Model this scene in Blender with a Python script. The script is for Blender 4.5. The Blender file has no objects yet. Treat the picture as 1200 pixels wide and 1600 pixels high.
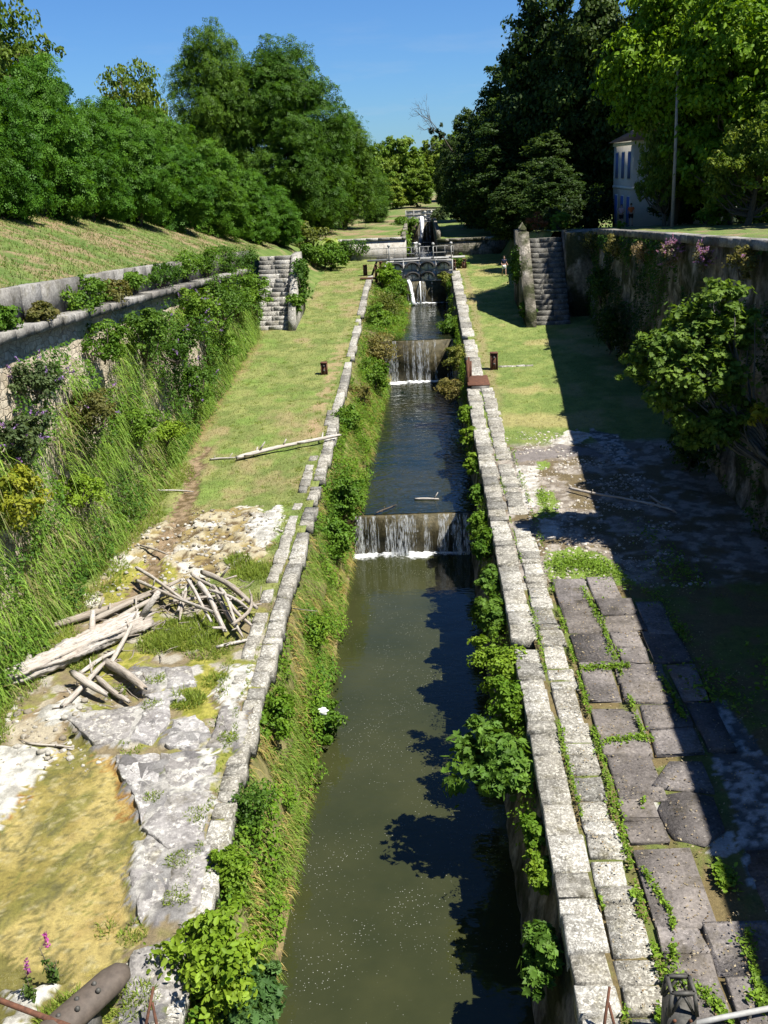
import bpy, bmesh, math, random
import numpy as np
from mathutils import Vector, Matrix

# ------------------------------------------------------------------ camera, light
sc = bpy.context.scene
col = sc.collection
PI = math.pi

cam = bpy.data.cameras.new("camera")
cam.sensor_fit = 'AUTO'
cam.sensor_width = 36.0
cam.lens = 35.01
cam.clip_start = 0.1
cam.clip_end = 6000
camo = bpy.data.objects.new("camera", cam)
col.objects.link(camo)
pitch, yaw, roll = math.radians(18.962), math.radians(-2.861), math.radians(2.8)
fw = Vector((math.sin(yaw) * math.cos(pitch), math.cos(yaw) * math.cos(pitch), -math.sin(pitch)))
r0 = Vector((math.cos(yaw), -math.sin(yaw), 0))
u0 = r0.cross(fw)
rr = r0 * math.cos(roll) - u0 * math.sin(roll)
uu = u0 * math.cos(roll) + r0 * math.sin(roll)
camo.matrix_world = Matrix(((rr.x, uu.x, -fw.x, 0), (rr.y, uu.y, -fw.y, 0), (rr.z, uu.z, -fw.z, 0), (0, 0, 0, 1)))
sc.camera = camo

SUN = Vector((0.55, -0.22, 1.0)).normalized()
sun = bpy.data.lights.new("sun", 'SUN')
sun.energy = 5.0
sun.angle = math.radians(0.5)
sun.color = (1.0, 0.955, 0.87)
suno = bpy.data.objects.new("sun", sun)
suno.rotation_euler = (-SUN).to_track_quat('-Z', 'Y').to_euler()
col.objects.link(suno)

world = bpy.data.worlds.new("World")
sc.world = world
world.use_nodes = True
wn = world.node_tree.nodes
wl = world.node_tree.links
bg = wn['Background']
sky = wn.new('ShaderNodeTexSky')
sky.sky_type = 'NISHITA'
sky.sun_disc = False
sky.sun_elevation = math.asin(SUN.z)
sky.sun_rotation = math.atan2(SUN.x, SUN.y)
sky.altitude = 200
sky.air_density = 1.0
sky.dust_density = 0.3
sky.ozone_density = 2.5
tint = wn.new('ShaderNodeMix'); tint.data_type = 'RGBA'; tint.blend_type = 'MULTIPLY'
tint.inputs[0].default_value = 1.0
wl.new(sky.outputs[0], tint.inputs[6])
tint.inputs[7].default_value = (0.50, 0.84, 1.30, 1)          # a deep clear summer blue
wtc = wn.new('ShaderNodeTexCoord'); wmp = wn.new('ShaderNodeMapping')
wmp.inputs['Scale'].default_value = (1.6, 1.6, 9.0); wmp.inputs['Location'].default_value = (.35, .2, .1)
wl.new(wtc.outputs['Generated'], wmp.inputs['Vector'])
wno = wn.new('ShaderNodeTexNoise'); wno.inputs['Scale'].default_value = 2.2; wno.inputs['Detail'].default_value = 8; wno.inputs['Roughness'].default_value = .62
wl.new(wmp.outputs[0], wno.inputs['Vector'])
wrp = wn.new('ShaderNodeValToRGB'); wrp.color_ramp.elements[0].position = .52; wrp.color_ramp.elements[0].color = (0, 0, 0, 1)
wrp.color_ramp.elements[1].position = .80; wrp.color_ramp.elements[1].color = (.55, .55, .55, 1)
wl.new(wno.outputs[0], wrp.inputs[0])
wsp = wn.new('ShaderNodeSeparateXYZ'); wl.new(wtc.outputs['Generated'], wsp.inputs[0])
wel = wn.new('ShaderNodeMapRange'); wel.inputs[1].default_value = .02; wel.inputs[2].default_value = .16; wel.inputs[3].default_value = 1; wel.inputs[4].default_value = .0
wl.new(wsp.outputs[2], wel.inputs[0])
wmu = wn.new('ShaderNodeMath'); wmu.operation = 'MULTIPLY'
wl.new(wrp.outputs[0], wmu.inputs[0]); wl.new(wel.outputs[0], wmu.inputs[1])
cloud = wn.new('ShaderNodeMix'); cloud.data_type = 'RGBA'
wl.new(wmu.outputs[0], cloud.inputs[0]); wl.new(tint.outputs[2], cloud.inputs[6]); cloud.inputs[7].default_value = (6.0, 6.6, 7.4, 1)
wl.new(cloud.outputs[2], bg.inputs[0])
bg.inputs[1].default_value = 0.044

sc.view_settings.view_transform = 'Standard'
sc.view_settings.look = 'None'
sc.view_settings.gamma = 1
sc.view_settings.exposure = 1.2

# ------------------------------------------------------------------ helpers
def hsh(i, j, s):
    v = np.sin(i * 127.1 + j * 311.7 + s * 74.7) * 43758.5453
    return v - np.floor(v)

def vnoise(x, y, s=0):
    xi = np.floor(x); yi = np.floor(y)
    fx = x - xi; fy = y - yi
    fx = fx * fx * (3 - 2 * fx); fy = fy * fy * (3 - 2 * fy)
    a = hsh(xi, yi, s); b = hsh(xi + 1, yi, s); c = hsh(xi, yi + 1, s); d = hsh(xi + 1, yi + 1, s)
    return (a + (b - a) * fx) * (1 - fy) + (c + (d - c) * fx) * fy

def fbm(x, y, s=0, o=4):
    t = 0; a = 0.5; n = 0
    for k in range(o):
        t = t + a * vnoise(x * 2 ** k, y * 2 ** k, s + k * 3.1); n += a; a *= 0.5
    return t / n

def sstep(a, b, x):
    t = np.clip((x - a) / (b - a), 0, 1)
    return t * t * (3 - 2 * t)

def inpoly(x, y, poly):
    r = np.zeros(x.shape, bool)
    n = len(poly)
    for i in range(n):
        x1, y1 = poly[i]; x2, y2 = poly[(i + 1) % n]
        c = ((y1 > y) != (y2 > y))
        r ^= c & (x < (x2 - x1) * (y - y1) / (y2 - y1 + 1e-12) + x1)
    return r

def tag(o, label=None, cat=None, group=None, kind=None):
    if label: o['label'] = label
    if cat: o['category'] = cat
    if group: o['group'] = group
    if kind: o['kind'] = kind
    return o

def link(name, me, parent=None):
    o = bpy.data.objects.new(name, me)
    col.objects.link(o)
    if parent is not None: o.parent = parent
    return o

def empty(name, loc=(0, 0, 0), rz=0.0):
    o = bpy.data.objects.new(name, None)
    o.empty_display_size = 0.2
    o.location = loc; o.rotation_euler = (0, 0, rz)
    col.objects.link(o)
    return o

def copy_tree(o, parent=None):
    c = o.copy(); col.objects.link(c)
    if parent is not None: c.parent = parent
    for ch in list(o.children): copy_tree(ch, c)
    return c

def np_mesh(name, V, F, mat, C=None, smooth=False):
    """V (n,3), F list of int arrays (m,k); C (n,3) linear colours"""
    me = bpy.data.meshes.new(name)
    if isinstance(F, np.ndarray): F = [F]
    V = np.asarray(V, np.float32)
    me.vertices.add(len(V))
    me.vertices.foreach_set('co', V.ravel())
    tot = sum(f.size for f in F); nf = sum(len(f) for f in F)
    me.loops.add(tot)
    me.loops.foreach_set('vertex_index', np.concatenate([f.ravel() for f in F]).astype(np.int32))
    me.polygons.add(nf)
    st = []; o = 0
    for f in F:
        st.append(o + np.arange(len(f)) * f.shape[1]); o += f.size
    me.polygons.foreach_set('loop_start', np.concatenate(st).astype(np.int32))
    if smooth: me.polygons.foreach_set('use_smooth', np.ones(nf, bool))
    if C is not None:
        at = me.color_attributes.new('Col', 'FLOAT_COLOR', 'POINT')
        c4 = np.ones((len(V), 4), np.float32); c4[:, :C.shape[1]] = C
        at.data.foreach_set('color', c4.ravel())
    me.materials.append(mat)
    me.update(calc_edges=True)
    return me

def unit(a):
    return a / (np.linalg.norm(a, axis=-1, keepdims=True) + 1e-9)

# leaf templates: (u across, v along, w normal)
DIAMOND = (np.array([(0, -.5, 0), (.32, 0, .05), (0, .5, 0), (-.32, 0, .05)]), np.array([(0, 1, 2, 3)]))
OVAL = (np.array([(0, -.5, 0), (.26, -.2, .08), (.24, .2, .08), (0, .5, -.04), (-.24, .2, .08), (-.26, -.2, .08)]),
        np.array([(0, 1, 2, 3), (0, 3, 4, 5)]))
_fig = [(0, -.5), (.2, -.38), (.48, -.12), (.3, -.05), (.5, .25), (.2, .14), (.16, .3), (0, .55), (-.16, .3), (-.2, .14), (-.5, .25), (-.3, -.05), (-.48, -.12), (-.2, -.38)]
FIG = (np.array([(0, 0, -.06)] + [(a, b, .03 if abs(a) > .1 else 0) for a, b in _fig]), np.array([(0, i, i % 14 + 1) for i in range(1, 15)]))
# compound spray of five leaflets (robinia)
def _spray():
    v = []; f = []
    for (cx, cy, a, l) in [(0, .32, 0, .36), (.2, .14, -.9, .34), (-.2, .14, .9, .34), (.2, -.14, -1.1, .32), (-.2, -.14, 1.1, .32), (0.02, -.36, 0.3, .26)]:
        b = len(v); ca, sa = math.cos(a), math.sin(a); w = l * .28
        for (p, q) in [(0, -l / 2), (w, 0), (0, l / 2), (-w, 0)]:
            v.append((cx + p * ca - q * sa, cy + p * sa + q * ca, -.12 * abs(cx)))
        f.append((b, b + 1, b + 2, b + 3))
    return np.array(v), np.array(f)
SPRAY = _spray()

def inst(P, N, T, S, C, tmpl):
    tv, tf = tmpl
    N = unit(N); T = unit(T - N * (T * N).sum(-1, keepdims=True)); B = np.cross(T, N)
    n = len(P); k = len(tv)
    S = np.asarray(S).reshape(n, 1, 1)
    V = P[:, None] + S * (tv[None, :, 0, None] * B[:, None] + tv[None, :, 1, None] * T[:, None] + tv[None, :, 2, None] * N[:, None])
    F = (tf[None] + (np.arange(n) * k)[:, None, None]).reshape(-1, tf.shape[1])
    return V.reshape(-1, 3), F, np.repeat(C, k, axis=0)

def merge(parts):
    V = []; F = {}; C = []; o = 0
    for v, f, c in parts:
        V.append(v); C.append(c)
        F.setdefault(f.shape[1], []).append(f + o); o += len(v)
    return np.concatenate(V), [np.concatenate(x) for x in F.values()], np.concatenate(C)

def palette(rng, n, a, b, jit=.18, t=None):
    a = np.array(a); b = np.array(b)
    if t is None: t = rng.random(n)
    c = a[None] * (1 - t[:, None]) + b[None] * t[:, None]
    return c * (1 + jit * (rng.random((n, 1)) * 2 - 1))

def clumps(rng, lobes, nclump, nper, leaf, ca, cb, tmpl=DIAMOND, shell=.45, crad=(.16, .3), upb=.35, flat=.65, droop=0.0):
    """leaves in clumps that fill the outer part of several lobes"""
    L = np.array(lobes, float)
    w = (L[:, 3] * L[:, 4] * L[:, 5]) ** .67; w /= w.sum()
    li = rng.choice(len(L), nclump, p=w)
    d = unit(rng.normal(size=(nclump, 3)) + np.array([0, 0, .25]))
    rad = shell + (1 - shell) * rng.random(nclump) ** .6
    rad *= .86 + .2 * rng.random(nclump)
    cc = L[li, :3] + d * L[li, 3:] * rad[:, None]
    cr = L[li, 3:].mean(1) * (crad[0] + (crad[1] - crad[0]) * rng.random(nclump))
    n = nclump * nper
    ci = np.repeat(np.arange(nclump), nper)
    e = unit(rng.normal(size=(n, 3)) + np.array([0, 0, .3]))
    rr_ = (.35 + .75 * rng.random(n) ** .7) * np.where(rng.random(n) < .13, 1.15 + .45 * rng.random(n), 1)
    P = cc[ci] + e * (cr[ci] * rr_)[:, None] * np.array([1, 1, flat])
    P[:, 2] -= droop * cr[ci] * rr_ ** 2
    N = unit(.55 * e + .35 * d[ci] + upb * np.array([0, 0, 1]) + .55 * rng.normal(size=(n, 3)))
    T = unit(rng.normal(size=(n, 3)) + .5 * e - np.array([0, 0, .35]))
    S = leaf * (.6 + .8 * rng.random(n))
    tcl = rng.random(nclump)
    C = palette(rng, n, ca, cb, .22, np.clip(tcl[ci] * .7 + .3 * rng.random(n), 0, 1))
    return inst(P, N, T, S, C, tmpl), cc

def tube(pts, rads, sides=8, rng=None, rough=0.0, cap=True):
    pts = np.array(pts, float); n = len(pts)
    V = []; F = []
    t = np.gradient(pts, axis=0); t = unit(t)
    ref = np.array([0, 0, 1.0]) if abs(t[0, 2]) < .9 else np.array([1.0, 0, 0])
    for i in range(n):
        a = unit(np.cross(t[i], ref)); b = np.cross(t[i], a)
        for k in range(sides):
            an = 2 * PI * k / sides
            q = rads[i] * (1 + (rough * (rng.random() * 2 - 1) if rng is not None else 0))
            V.append(pts[i] + q * (a * math.cos(an) + b * math.sin(an)))
    for i in range(n - 1):
        for k in range(sides):
            F.append((i * sides + k, i * sides + (k + 1) % sides, (i + 1) * sides + (k + 1) % sides, (i + 1) * sides + k))
    V = np.array(V); F = np.array(F)
    if cap:
        c0 = len(V); V = np.concatenate([V, pts[[0, -1]]])
        T3 = [(c0, (k + 1) % sides, k) for k in range(sides)] + [(c0 + 1, (n - 1) * sides + k, (n - 1) * sides + (k + 1) % sides) for k in range(sides)]
        return V, [F, np.array(T3)]
    return V, [F]

def join(parts):
    V = []; F = {}; o = 0
    for v, fs in parts:
        v = np.asarray(v, float); V.append(v)
        for f in fs:
            f = np.asarray(f); F.setdefault(f.shape[1], []).append(f + o)
        o += len(v)
    return np.concatenate(V), [np.concatenate(x) for x in F.values()]

def box(x0, x1, y0, y1, z0, z1, ch=0.0, jit=0.0, rng=None):
    """box, optional chamfered top"""
    if ch <= 0:
        V = np.array([(x0, y0, z0), (x1, y0, z0), (x1, y1, z0), (x0, y1, z0), (x0, y0, z1), (x1, y0, z1), (x1, y1, z1), (x0, y1, z1)], float)
        F = np.array([(3, 2, 1, 0), (4, 5, 6, 7), (0, 1, 5, 4), (1, 2, 6, 5), (2, 3, 7, 6), (3, 0, 4, 7)])
    else:
        V = np.array([(x0, y0, z0), (x1, y0, z0), (x1, y1, z0), (x0, y1, z0),
                      (x0, y0, z1 - ch), (x1, y0, z1 - ch), (x1, y1, z1 - ch), (x0, y1, z1 - ch),
                      (x0 + ch, y0 + ch, z1), (x1 - ch, y0 + ch, z1), (x1 - ch, y1 - ch, z1), (x0 + ch, y1 - ch, z1)], float)
        F = np.array([(3, 2, 1, 0), (0, 1, 5, 4), (1, 2, 6, 5), (2, 3, 7, 6), (3, 0, 4, 7),
                      (4, 5, 9, 8), (5, 6, 10, 9), (6, 7, 11, 10), (7, 4, 8, 11), (8, 9, 10, 11)])
    if jit and rng is not None:
        V = V + (rng.random(V.shape) * 2 - 1) * jit
    return V, [F]

def bar(a, b, w, h=None):
    """rectangular bar between two points"""
    h = h or w
    a = np.array(a, float); b = np.array(b, float)
    t = unit(b - a); ref = np.array([0, 0, 1.0]) if abs(t[2]) < .9 else np.array([0, 1.0, 0])
    s = unit(np.cross(t, ref)); u = np.cross(s, t)
    V = []
    for p in (a, b):
        for (i, j) in ((-1, -1), (1, -1), (1, 1), (-1, 1)):
            V.append(p + s * i * w / 2 + u * j * h / 2)
    return np.array(V), [np.array([(3, 2, 1, 0), (4, 5, 6, 7), (0, 1, 5, 4), (1, 2, 6, 5), (2, 3, 7, 6), (3, 0, 4, 7)])]

def prism_yz(poly, x0, x1):
    n = len(poly)
    V = np.array([(x0, y, z) for y, z in poly] + [(x1, y, z) for y, z in poly], float)
    F = [np.array([(i, (i + 1) % n, n + (i + 1) % n, n + i) for i in range(n)])]
    F.append(np.array([list(range(n))[::-1]])); F.append(np.array([list(range(n, 2 * n))]))
    return V, F

def solid(name, parts, mat, parent=None, smooth=False):
    V, F = join(parts)
    return link(name, np_mesh(name, V, F, mat, smooth=smooth), parent)

def sphere(c, r, seg=10, ring=7, sq=(1, 1, 1)):
    V = []; F = []; T = []
    V.append((c[0], c[1], c[2] + r * sq[2]))
    for i in range(1, ring):
        th = PI * i / ring
        for k in range(seg):
            ph = 2 * PI * k / seg
            V.append((c[0] + r * sq[0] * math.sin(th) * math.cos(ph), c[1] + r * sq[1] * math.sin(th) * math.sin(ph), c[2] + r * sq[2] * math.cos(th)))
    V.append((c[0], c[1], c[2] - r * sq[2]))
    for k in range(seg):
        T.append((0, 1 + k, 1 + (k + 1) % seg)); e = len(V) - 1; b = 1 + (ring - 2) * seg
        T.append((e, b + (k + 1) % seg, b + k))
    for i in range(ring - 2):
        for k in range(seg):
            a = 1 + i * seg
            F.append((a + k, a + seg + k, a + seg + (k + 1) % seg, a + (k + 1) % seg))
    return np.array(V), [np.array(F), np.array(T)]

def grid_faces(ny, nx):
    a = (np.arange(ny - 1)[:, None] * nx + np.arange(nx - 1)[None]).ravel()
    return np.stack([a, a + 1, a + nx + 1, a + nx], 1)

# ------------------------------------------------------------------ materials
class NT:
    def __init__(s, name):
        m = bpy.data.materials.new(name); m.use_nodes = True
        s.m = m; s.n = m.node_tree.nodes; s.l = m.node_tree.links
        s.b = s.n['Principled BSDF']; s.out = s.n['Material Output']
    def add(s, t, **k):
        x = s.n.new(t)
        for a, v in k.items(): setattr(x, a, v)
        return x
    def noise(s, scale, vec=None, detail=5, rough=.6):
        x = s.add('ShaderNodeTexNoise'); x.inputs['Scale'].default_value = scale
        x.inputs['Detail'].default_value = detail; x.inputs['Roughness'].default_value = rough
        if vec is not None: s.l.new(vec, x.inputs['Vector'])
        return x.outputs[0]
    def coord(s, kind='Object', scale=None):
        c = s.add('ShaderNodeTexCoord').outputs[kind]
        if scale is None: return c
        mp = s.add('ShaderNodeMapping'); mp.inputs['Scale'].default_value = scale
        s.l.new(c, mp.inputs['Vector']); return mp.outputs[0]
    def pos(s, scale=None):
        c = s.add('ShaderNodeNewGeometry').outputs['Position']
        if scale is None: return c
        mp = s.add('ShaderNodeMapping'); mp.inputs['Scale'].default_value = scale
        s.l.new(c, mp.inputs['Vector']); return mp.outputs[0]
    def ramp(s, fac, stops):
        x = s.add('ShaderNodeValToRGB'); e = x.color_ramp.elements
        while len(e) < len(stops): e.new(.5)
        for i, (p, c) in enumerate(stops):
            e[i].position = p; e[i].color = (*c, 1) if len(c) == 3 else c
        s.l.new(fac, x.inputs[0]); return x.outputs[0]
    def mix(s, fac, a, b, mode='MIX'):
        x = s.add('ShaderNodeMix', data_type='RGBA', blend_type=mode)
        for sock, v in ((x.inputs[0], fac), (x.inputs[6], a), (x.inputs[7], b)):
            if isinstance(v, (int, float)): sock.default_value = v
            elif isinstance(v, tuple): sock.default_value = (*v, 1)
            else: s.l.new(v, sock)
        return x.outputs[2]
    def math(s, op, a, b=0.0):
        x = s.add('ShaderNodeMath', operation=op)
        for i, v in enumerate((a, b)):
            if isinstance(v, (int, float)): x.inputs[i].default_value = v
            else: s.l.new(v, x.inputs[i])
        return x.outputs[0]
    def base(s, c):
        if isinstance(c, tuple): s.b.inputs['Base Color'].default_value = (*c, 1)
        else: s.l.new(c, s.b.inputs['Base Color'])
    def bump(s, h, st=.4, dist=.05):
        x = s.add('ShaderNodeBump'); x.inputs['Strength'].default_value = st; x.inputs['Distance'].default_value = dist
        s.l.new(h, x.inputs['Height']); s.l.new(x.outputs[0], s.b.inputs['Normal'])
    def rough(s, r, spec=.3):
        s.b.inputs['Roughness'].default_value = r
        s.b.inputs['Specular IOR Level'].default_value = spec

def mat_leaf(name, trans=.36, rough=.55, spec=.16):
    t = NT(name)
    a = t.add('ShaderNodeAttribute', attribute_name='Col').outputs['Color']
    oi = t.add('ShaderNodeObjectInfo').outputs['Random']
    v = t.math('MULTIPLY_ADD', oi, .3); t.n[-1].inputs[2].default_value = .85
    c = t.mix(1.0, a, t.ramp(oi, [(0, (.78, .84, .7)), (.5, (1.02, 1, .9)), (1, (1.28, 1.14, 1.0))]), 'MULTIPLY')
    t.base(c); t.rough(rough, spec)
    tr = t.add('ShaderNodeBsdfTranslucent')
    t.l.new(t.mix(1.0, c, (1.25, 1.2, .55), 'MULTIPLY'), tr.inputs['Color'])
    ms = t.add('ShaderNodeMixShader'); ms.inputs[0].default_value = trans
    t.l.new(t.b.outputs[0], ms.inputs[1]); t.l.new(tr.outputs[0], ms.inputs[2])
    t.l.new(ms.outputs[0], t.out.inputs['Surface'])
    return t.m
M_LEAF = mat_leaf('leaf')
M_GRASS = mat_leaf('grass_blade', .4, .6, .2)

def mat_ground():
    t = NT('ground')
    a = t.add('ShaderNodeAttribute', attribute_name='Col').outputs['Color']
    p = t.pos()
    n1 = t.noise(11, p, 8, .75); n2 = t.noise(48, p, 5, .75); n3 = t.noise(2.6, p, 8, .75)
    c = t.mix(1.0, a, t.ramp(n1, [(.25, (.62, .62, .62)), (.75, (1.35, 1.35, 1.3))]), 'MULTIPLY')
    c = t.mix(1.0, c, t.ramp(n2, [(.25, (.7, .7, .7)), (.75, (1.28, 1.28, 1.28))]), 'MULTIPLY')
    c = t.mix(1.0, c, t.ramp(n3, [(.3, (.72, .72, .72)), (.5, (1, 1, 1)), (.7, (1.2, 1.2, 1.2))]), 'MULTIPLY')
    t.base(c); t.rough(.92, .25)
    al = t.n['Attribute'].outputs['Alpha']
    mr = t.add('ShaderNodeMapRange'); t.l.new(al, mr.inputs[0]); mr.inputs[3].default_value = .22; mr.inputs[4].default_value = .93
    t.l.new(mr.outputs[0], t.b.inputs['Roughness'])
    h = t.math('ADD', n1, t.math('MULTIPLY', n2, .5))
    t.bump(h, .7, .08)
    return t.m
M_GROUND = mat_ground()

def mat_stone(name, c1, c2, c3, scale=2.0, spots=True, bump=.6, lichen=(.62, .61, .56), rough=.9, spotamt=.62, vary=.0):
    t = NT(name); p = t.pos()
    n = t.noise(scale, p, 7, .65); n2 = t.noise(scale * 9, p, 5, .7); n3 = t.noise(scale * .35, p, 3)
    c = t.ramp(n, [(.3, c1), (.5, c2), (.72, c3)])
    c = t.mix(1.0, c, t.ramp(n2, [(.3, (.55, .55, .55)), (.7, (1.3, 1.3, 1.3))]), 'MULTIPLY')
    if spots:
        m = t.ramp(t.noise(scale * 4.5, p, 8, .75), [(spotamt - .07, (0, 0, 0)), (spotamt + .03, (1, 1, 1))])
        c = t.mix(m, c, lichen)
        m2 = t.ramp(t.noise(scale * 6, t.pos((1, 1.3, 1)), 6, .75), [(.62, (0, 0, 0)), (.68, (1, 1, 1))])
        c = t.mix(m2, c, (.05, .048, .04))
    if vary:
        ri = t.add('ShaderNodeNewGeometry').outputs['Random Per Island']
        c = t.mix(1.0, c, t.ramp(ri, [(0, (1 - vary,) * 3), (.35, (1 - vary * .3, 1 - vary * .35, 1 - vary * .45)), (1, (1 + vary * .55,) * 3)]), 'MULTIPLY')
        st = t.ramp(t.noise(scale * .8, p, 6, .8), [(.52, (0, 0, 0)), (.66, (.75, .75, .75))])
        c = t.mix(st, c, t.mix(1.0, c, (.50, .47, .34), 'MULTIPLY'))
    t.base(c); t.rough(rough, .2)
    t.bump(t.math('ADD', n2, n), bump, .05)
    return t.m
M_COPING = mat_stone('coping_stone', (.11, .105, .09), (.235, .225, .20), (.35, .34, .31), 2.6, lichen=(.46, .45, .41), spotamt=.57, vary=.42)
M_SLAB = mat_stone('flagstone', (.085, .076, .07), (.145, .131, .125), (.21, .19, .178), 1.5, True, .6, (.36, .33, .30), spotamt=.67, vary=.4)
M_PARAPET = mat_stone('parapet_stone', (.10, .095, .088), (.195, .188, .175), (.31, .30, .28), 1.3, lichen=(.36, .35, .32), spotamt=.66, vary=.5)
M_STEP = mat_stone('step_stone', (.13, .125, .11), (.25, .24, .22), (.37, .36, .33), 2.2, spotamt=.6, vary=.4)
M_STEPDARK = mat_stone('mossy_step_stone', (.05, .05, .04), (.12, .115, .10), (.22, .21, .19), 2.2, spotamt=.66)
M_BANK = mat_stone('bank_earth', (.07, .075, .025), (.14, .13, .05), (.22, .18, .09), 1.5, False)

def mat_rubble():
    t = NT('rubble_limestone'); p = t.pos()
    wob = t.add('ShaderNodeMixRGB'); 
    vo = t.add('ShaderNodeTexVoronoi', feature='DISTANCE_TO_EDGE'); vo.inputs['Scale'].default_value = 3.4
    vc = t.add('ShaderNodeTexVoronoi'); vc.inputs['Scale'].default_value = 3.4
    mp = t.mix(.12, t.pos((1, .7, 1.35)), t.add('ShaderNodeTexNoise').outputs[1], 'ADD')
    for v in (vo, vc): t.l.new(mp, v.inputs['Vector'])
    n = t.noise(6, p, 6, .7)
    c = t.mix(t.ramp(vc.outputs['Color'], [(0, (0, 0, 0)), (1, (1, 1, 1))]), (.34, .285, .20), (.52, .46, .36))
    c = t.mix(1.0, c, t.ramp(n, [(.3, (.6, .6, .6)), (.7, (1.25, 1.25, 1.25))]), 'MULTIPLY')
    t.b.inputs['Coat Weight'].default_value = 0
    e = t.ramp(vo.outputs['Distance'], [(.0, (0, 0, 0)), (.07, (1, 1, 1))])
    c = t.mix(e, (.24, .20, .15), c)
    t.base(c); t.rough(.95, .1)
    t.bump(t.math('ADD', e, t.math('MULTIPLY', n, .9)), .55, .10)
    return t.m
M_RUBBLE = mat_rubble()

def mat_oldwall():
    t = NT('old_wall'); p = t.pos((1, 1, .35)); q = t.pos()
    n = t.noise(1.4, p, 8, .7); n2 = t.noise(5, q, 7, .7); n3 = t.noise(.6, q, 4)
    c = t.ramp(n, [(.3, (.07, .064, .048)), (.48, (.21, .19, .155)), (.66, (.48, .44, .38))])
    c = t.mix(t.ramp(n3, [(.45, (0, 0, 0)), (.6, (1, 1, 1))]), c, (.055, .06, .03))
    c = t.mix(1.0, c, t.ramp(n2, [(.3, (.5, .5, .5)), (.7, (1.3, 1.3, 1.3))]), 'MULTIPLY')
    t.base(c); t.rough(.95, .1); t.bump(t.math('ADD', n, n2), 1.0, .2)
    return t.m
M_OLDWALL = mat_oldwall()

def mat_simple(name, c, rough=.6, metal=0.0, var=.3, scale=8, c2=None, bump=.15):
    t = NT(name); n = t.noise(scale, t.pos(), 6, .7)
    c2 = c2 or tuple(x * (1 + var) for x in c)
    t.base(t.ramp(n, [(.3, tuple(x * (1 - var) for x in c)), (.7, c2)]))
    t.rough(rough, .3); t.b.inputs['Metallic'].default_value = metal
    t.bump(n, bump, .02)
    return t.m
M_RUST = mat_simple('rusty_iron', (.06, .028, .018), .85, 0, .4, 9, (.13, .055, .03))
M_IRON = mat_simple('dark_painted_iron', (.05, .05, .045), .6, .2, .4, 7, (.10, .095, .085))
M_ARCH = mat_simple('black_iron', (.018, .018, .018), .7, 0, .3, 6)
M_GREYMETAL = mat_simple('pale_grey_metal', (.27, .27, .26), .6, 0, .25, 5)
M_PANEL = mat_simple('weathered_gate_plate', (.66, .64, .58), .7, 0, .35, 6)
M_PLASTER = mat_simple('plaster', (.44, .41, .36), .9, 0, .08, 2)
M_CREAM = mat_simple('cream_plaster', (.52, .50, .44), .9, 0, .12, 1)
M_SHUTTER = mat_simple('blue_shutter', (.05, .09, .26), .6, 0, .15, 6)
M_ROOF = mat_simple('roof_tile', (.22, .13, .09), .9, 0, .35, 14)
M_WOODPOLE = mat_simple('grey_pole_wood', (.30, .26, .22), .9, 0, .25, 5)
M_BARK = mat_simple('bark', (.09, .075, .055), .95, 0, .4, 10, bump=.6)
M_DARKWOOD = mat_simple('wet_wood', (.07, .055, .04), .8, 0, .3, 9)
M_WHITE = mat_simple('white_plastic', (.75, .74, .72), .6, 0, .05, 4)
M_SKIN = mat_simple('skin', (.42, .25, .18), .6, 0, .08, 20)
M_HAIR = mat_simple('dark_hair', (.03, .022, .016), .7, 0, .2, 60)
M_NAVY = mat_simple('navy_cloth', (.015, .018, .045), .9, 0, .2, 30)
M_PALECLOTH = mat_simple('white_cloth', (.68, .68, .70), .9, 0, .06, 30)
M_ORANGE = mat_simple('orange_cloth', (.62, .13, .03), .9, 0, .1, 30)
M_PINK = mat_simple('pink_cloth', (.45, .30, .33), .9, 0, .1, 30)
M_BLACK = mat_simple('black_cloth', (.012, .012, .014), .9, 0, .2, 30)

def mat_driftwood():
    t = NT('driftwood'); p = t.coord('Object', (1.2, 14, 14))
    n = t.noise(2.2, p, 6, .7); n2 = t.noise(.9, t.coord('Object', (.7, 2, 2)), 4)
    oi = t.add('ShaderNodeObjectInfo').outputs['Random']
    c = t.ramp(n, [(.30, (.08, .07, .06)), (.44, (.29, .265, .235)), (.7, (.50, .475, .44))])
    c = t.mix(t.ramp(n2, [(.5, (0, 0, 0)), (.75, (.5, .5, .5))]), c, (.27, .21, .16))
    c = t.mix(1.0, c, t.ramp(oi, [(0, (.72, .68, .62)), (1, (1.1, 1.1, 1.1))]), 'MULTIPLY')
    t.base(c); t.rough(.92, .1); t.bump(n, .8, .03)
    return t.m
M_DRIFT = mat_driftwood()

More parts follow.
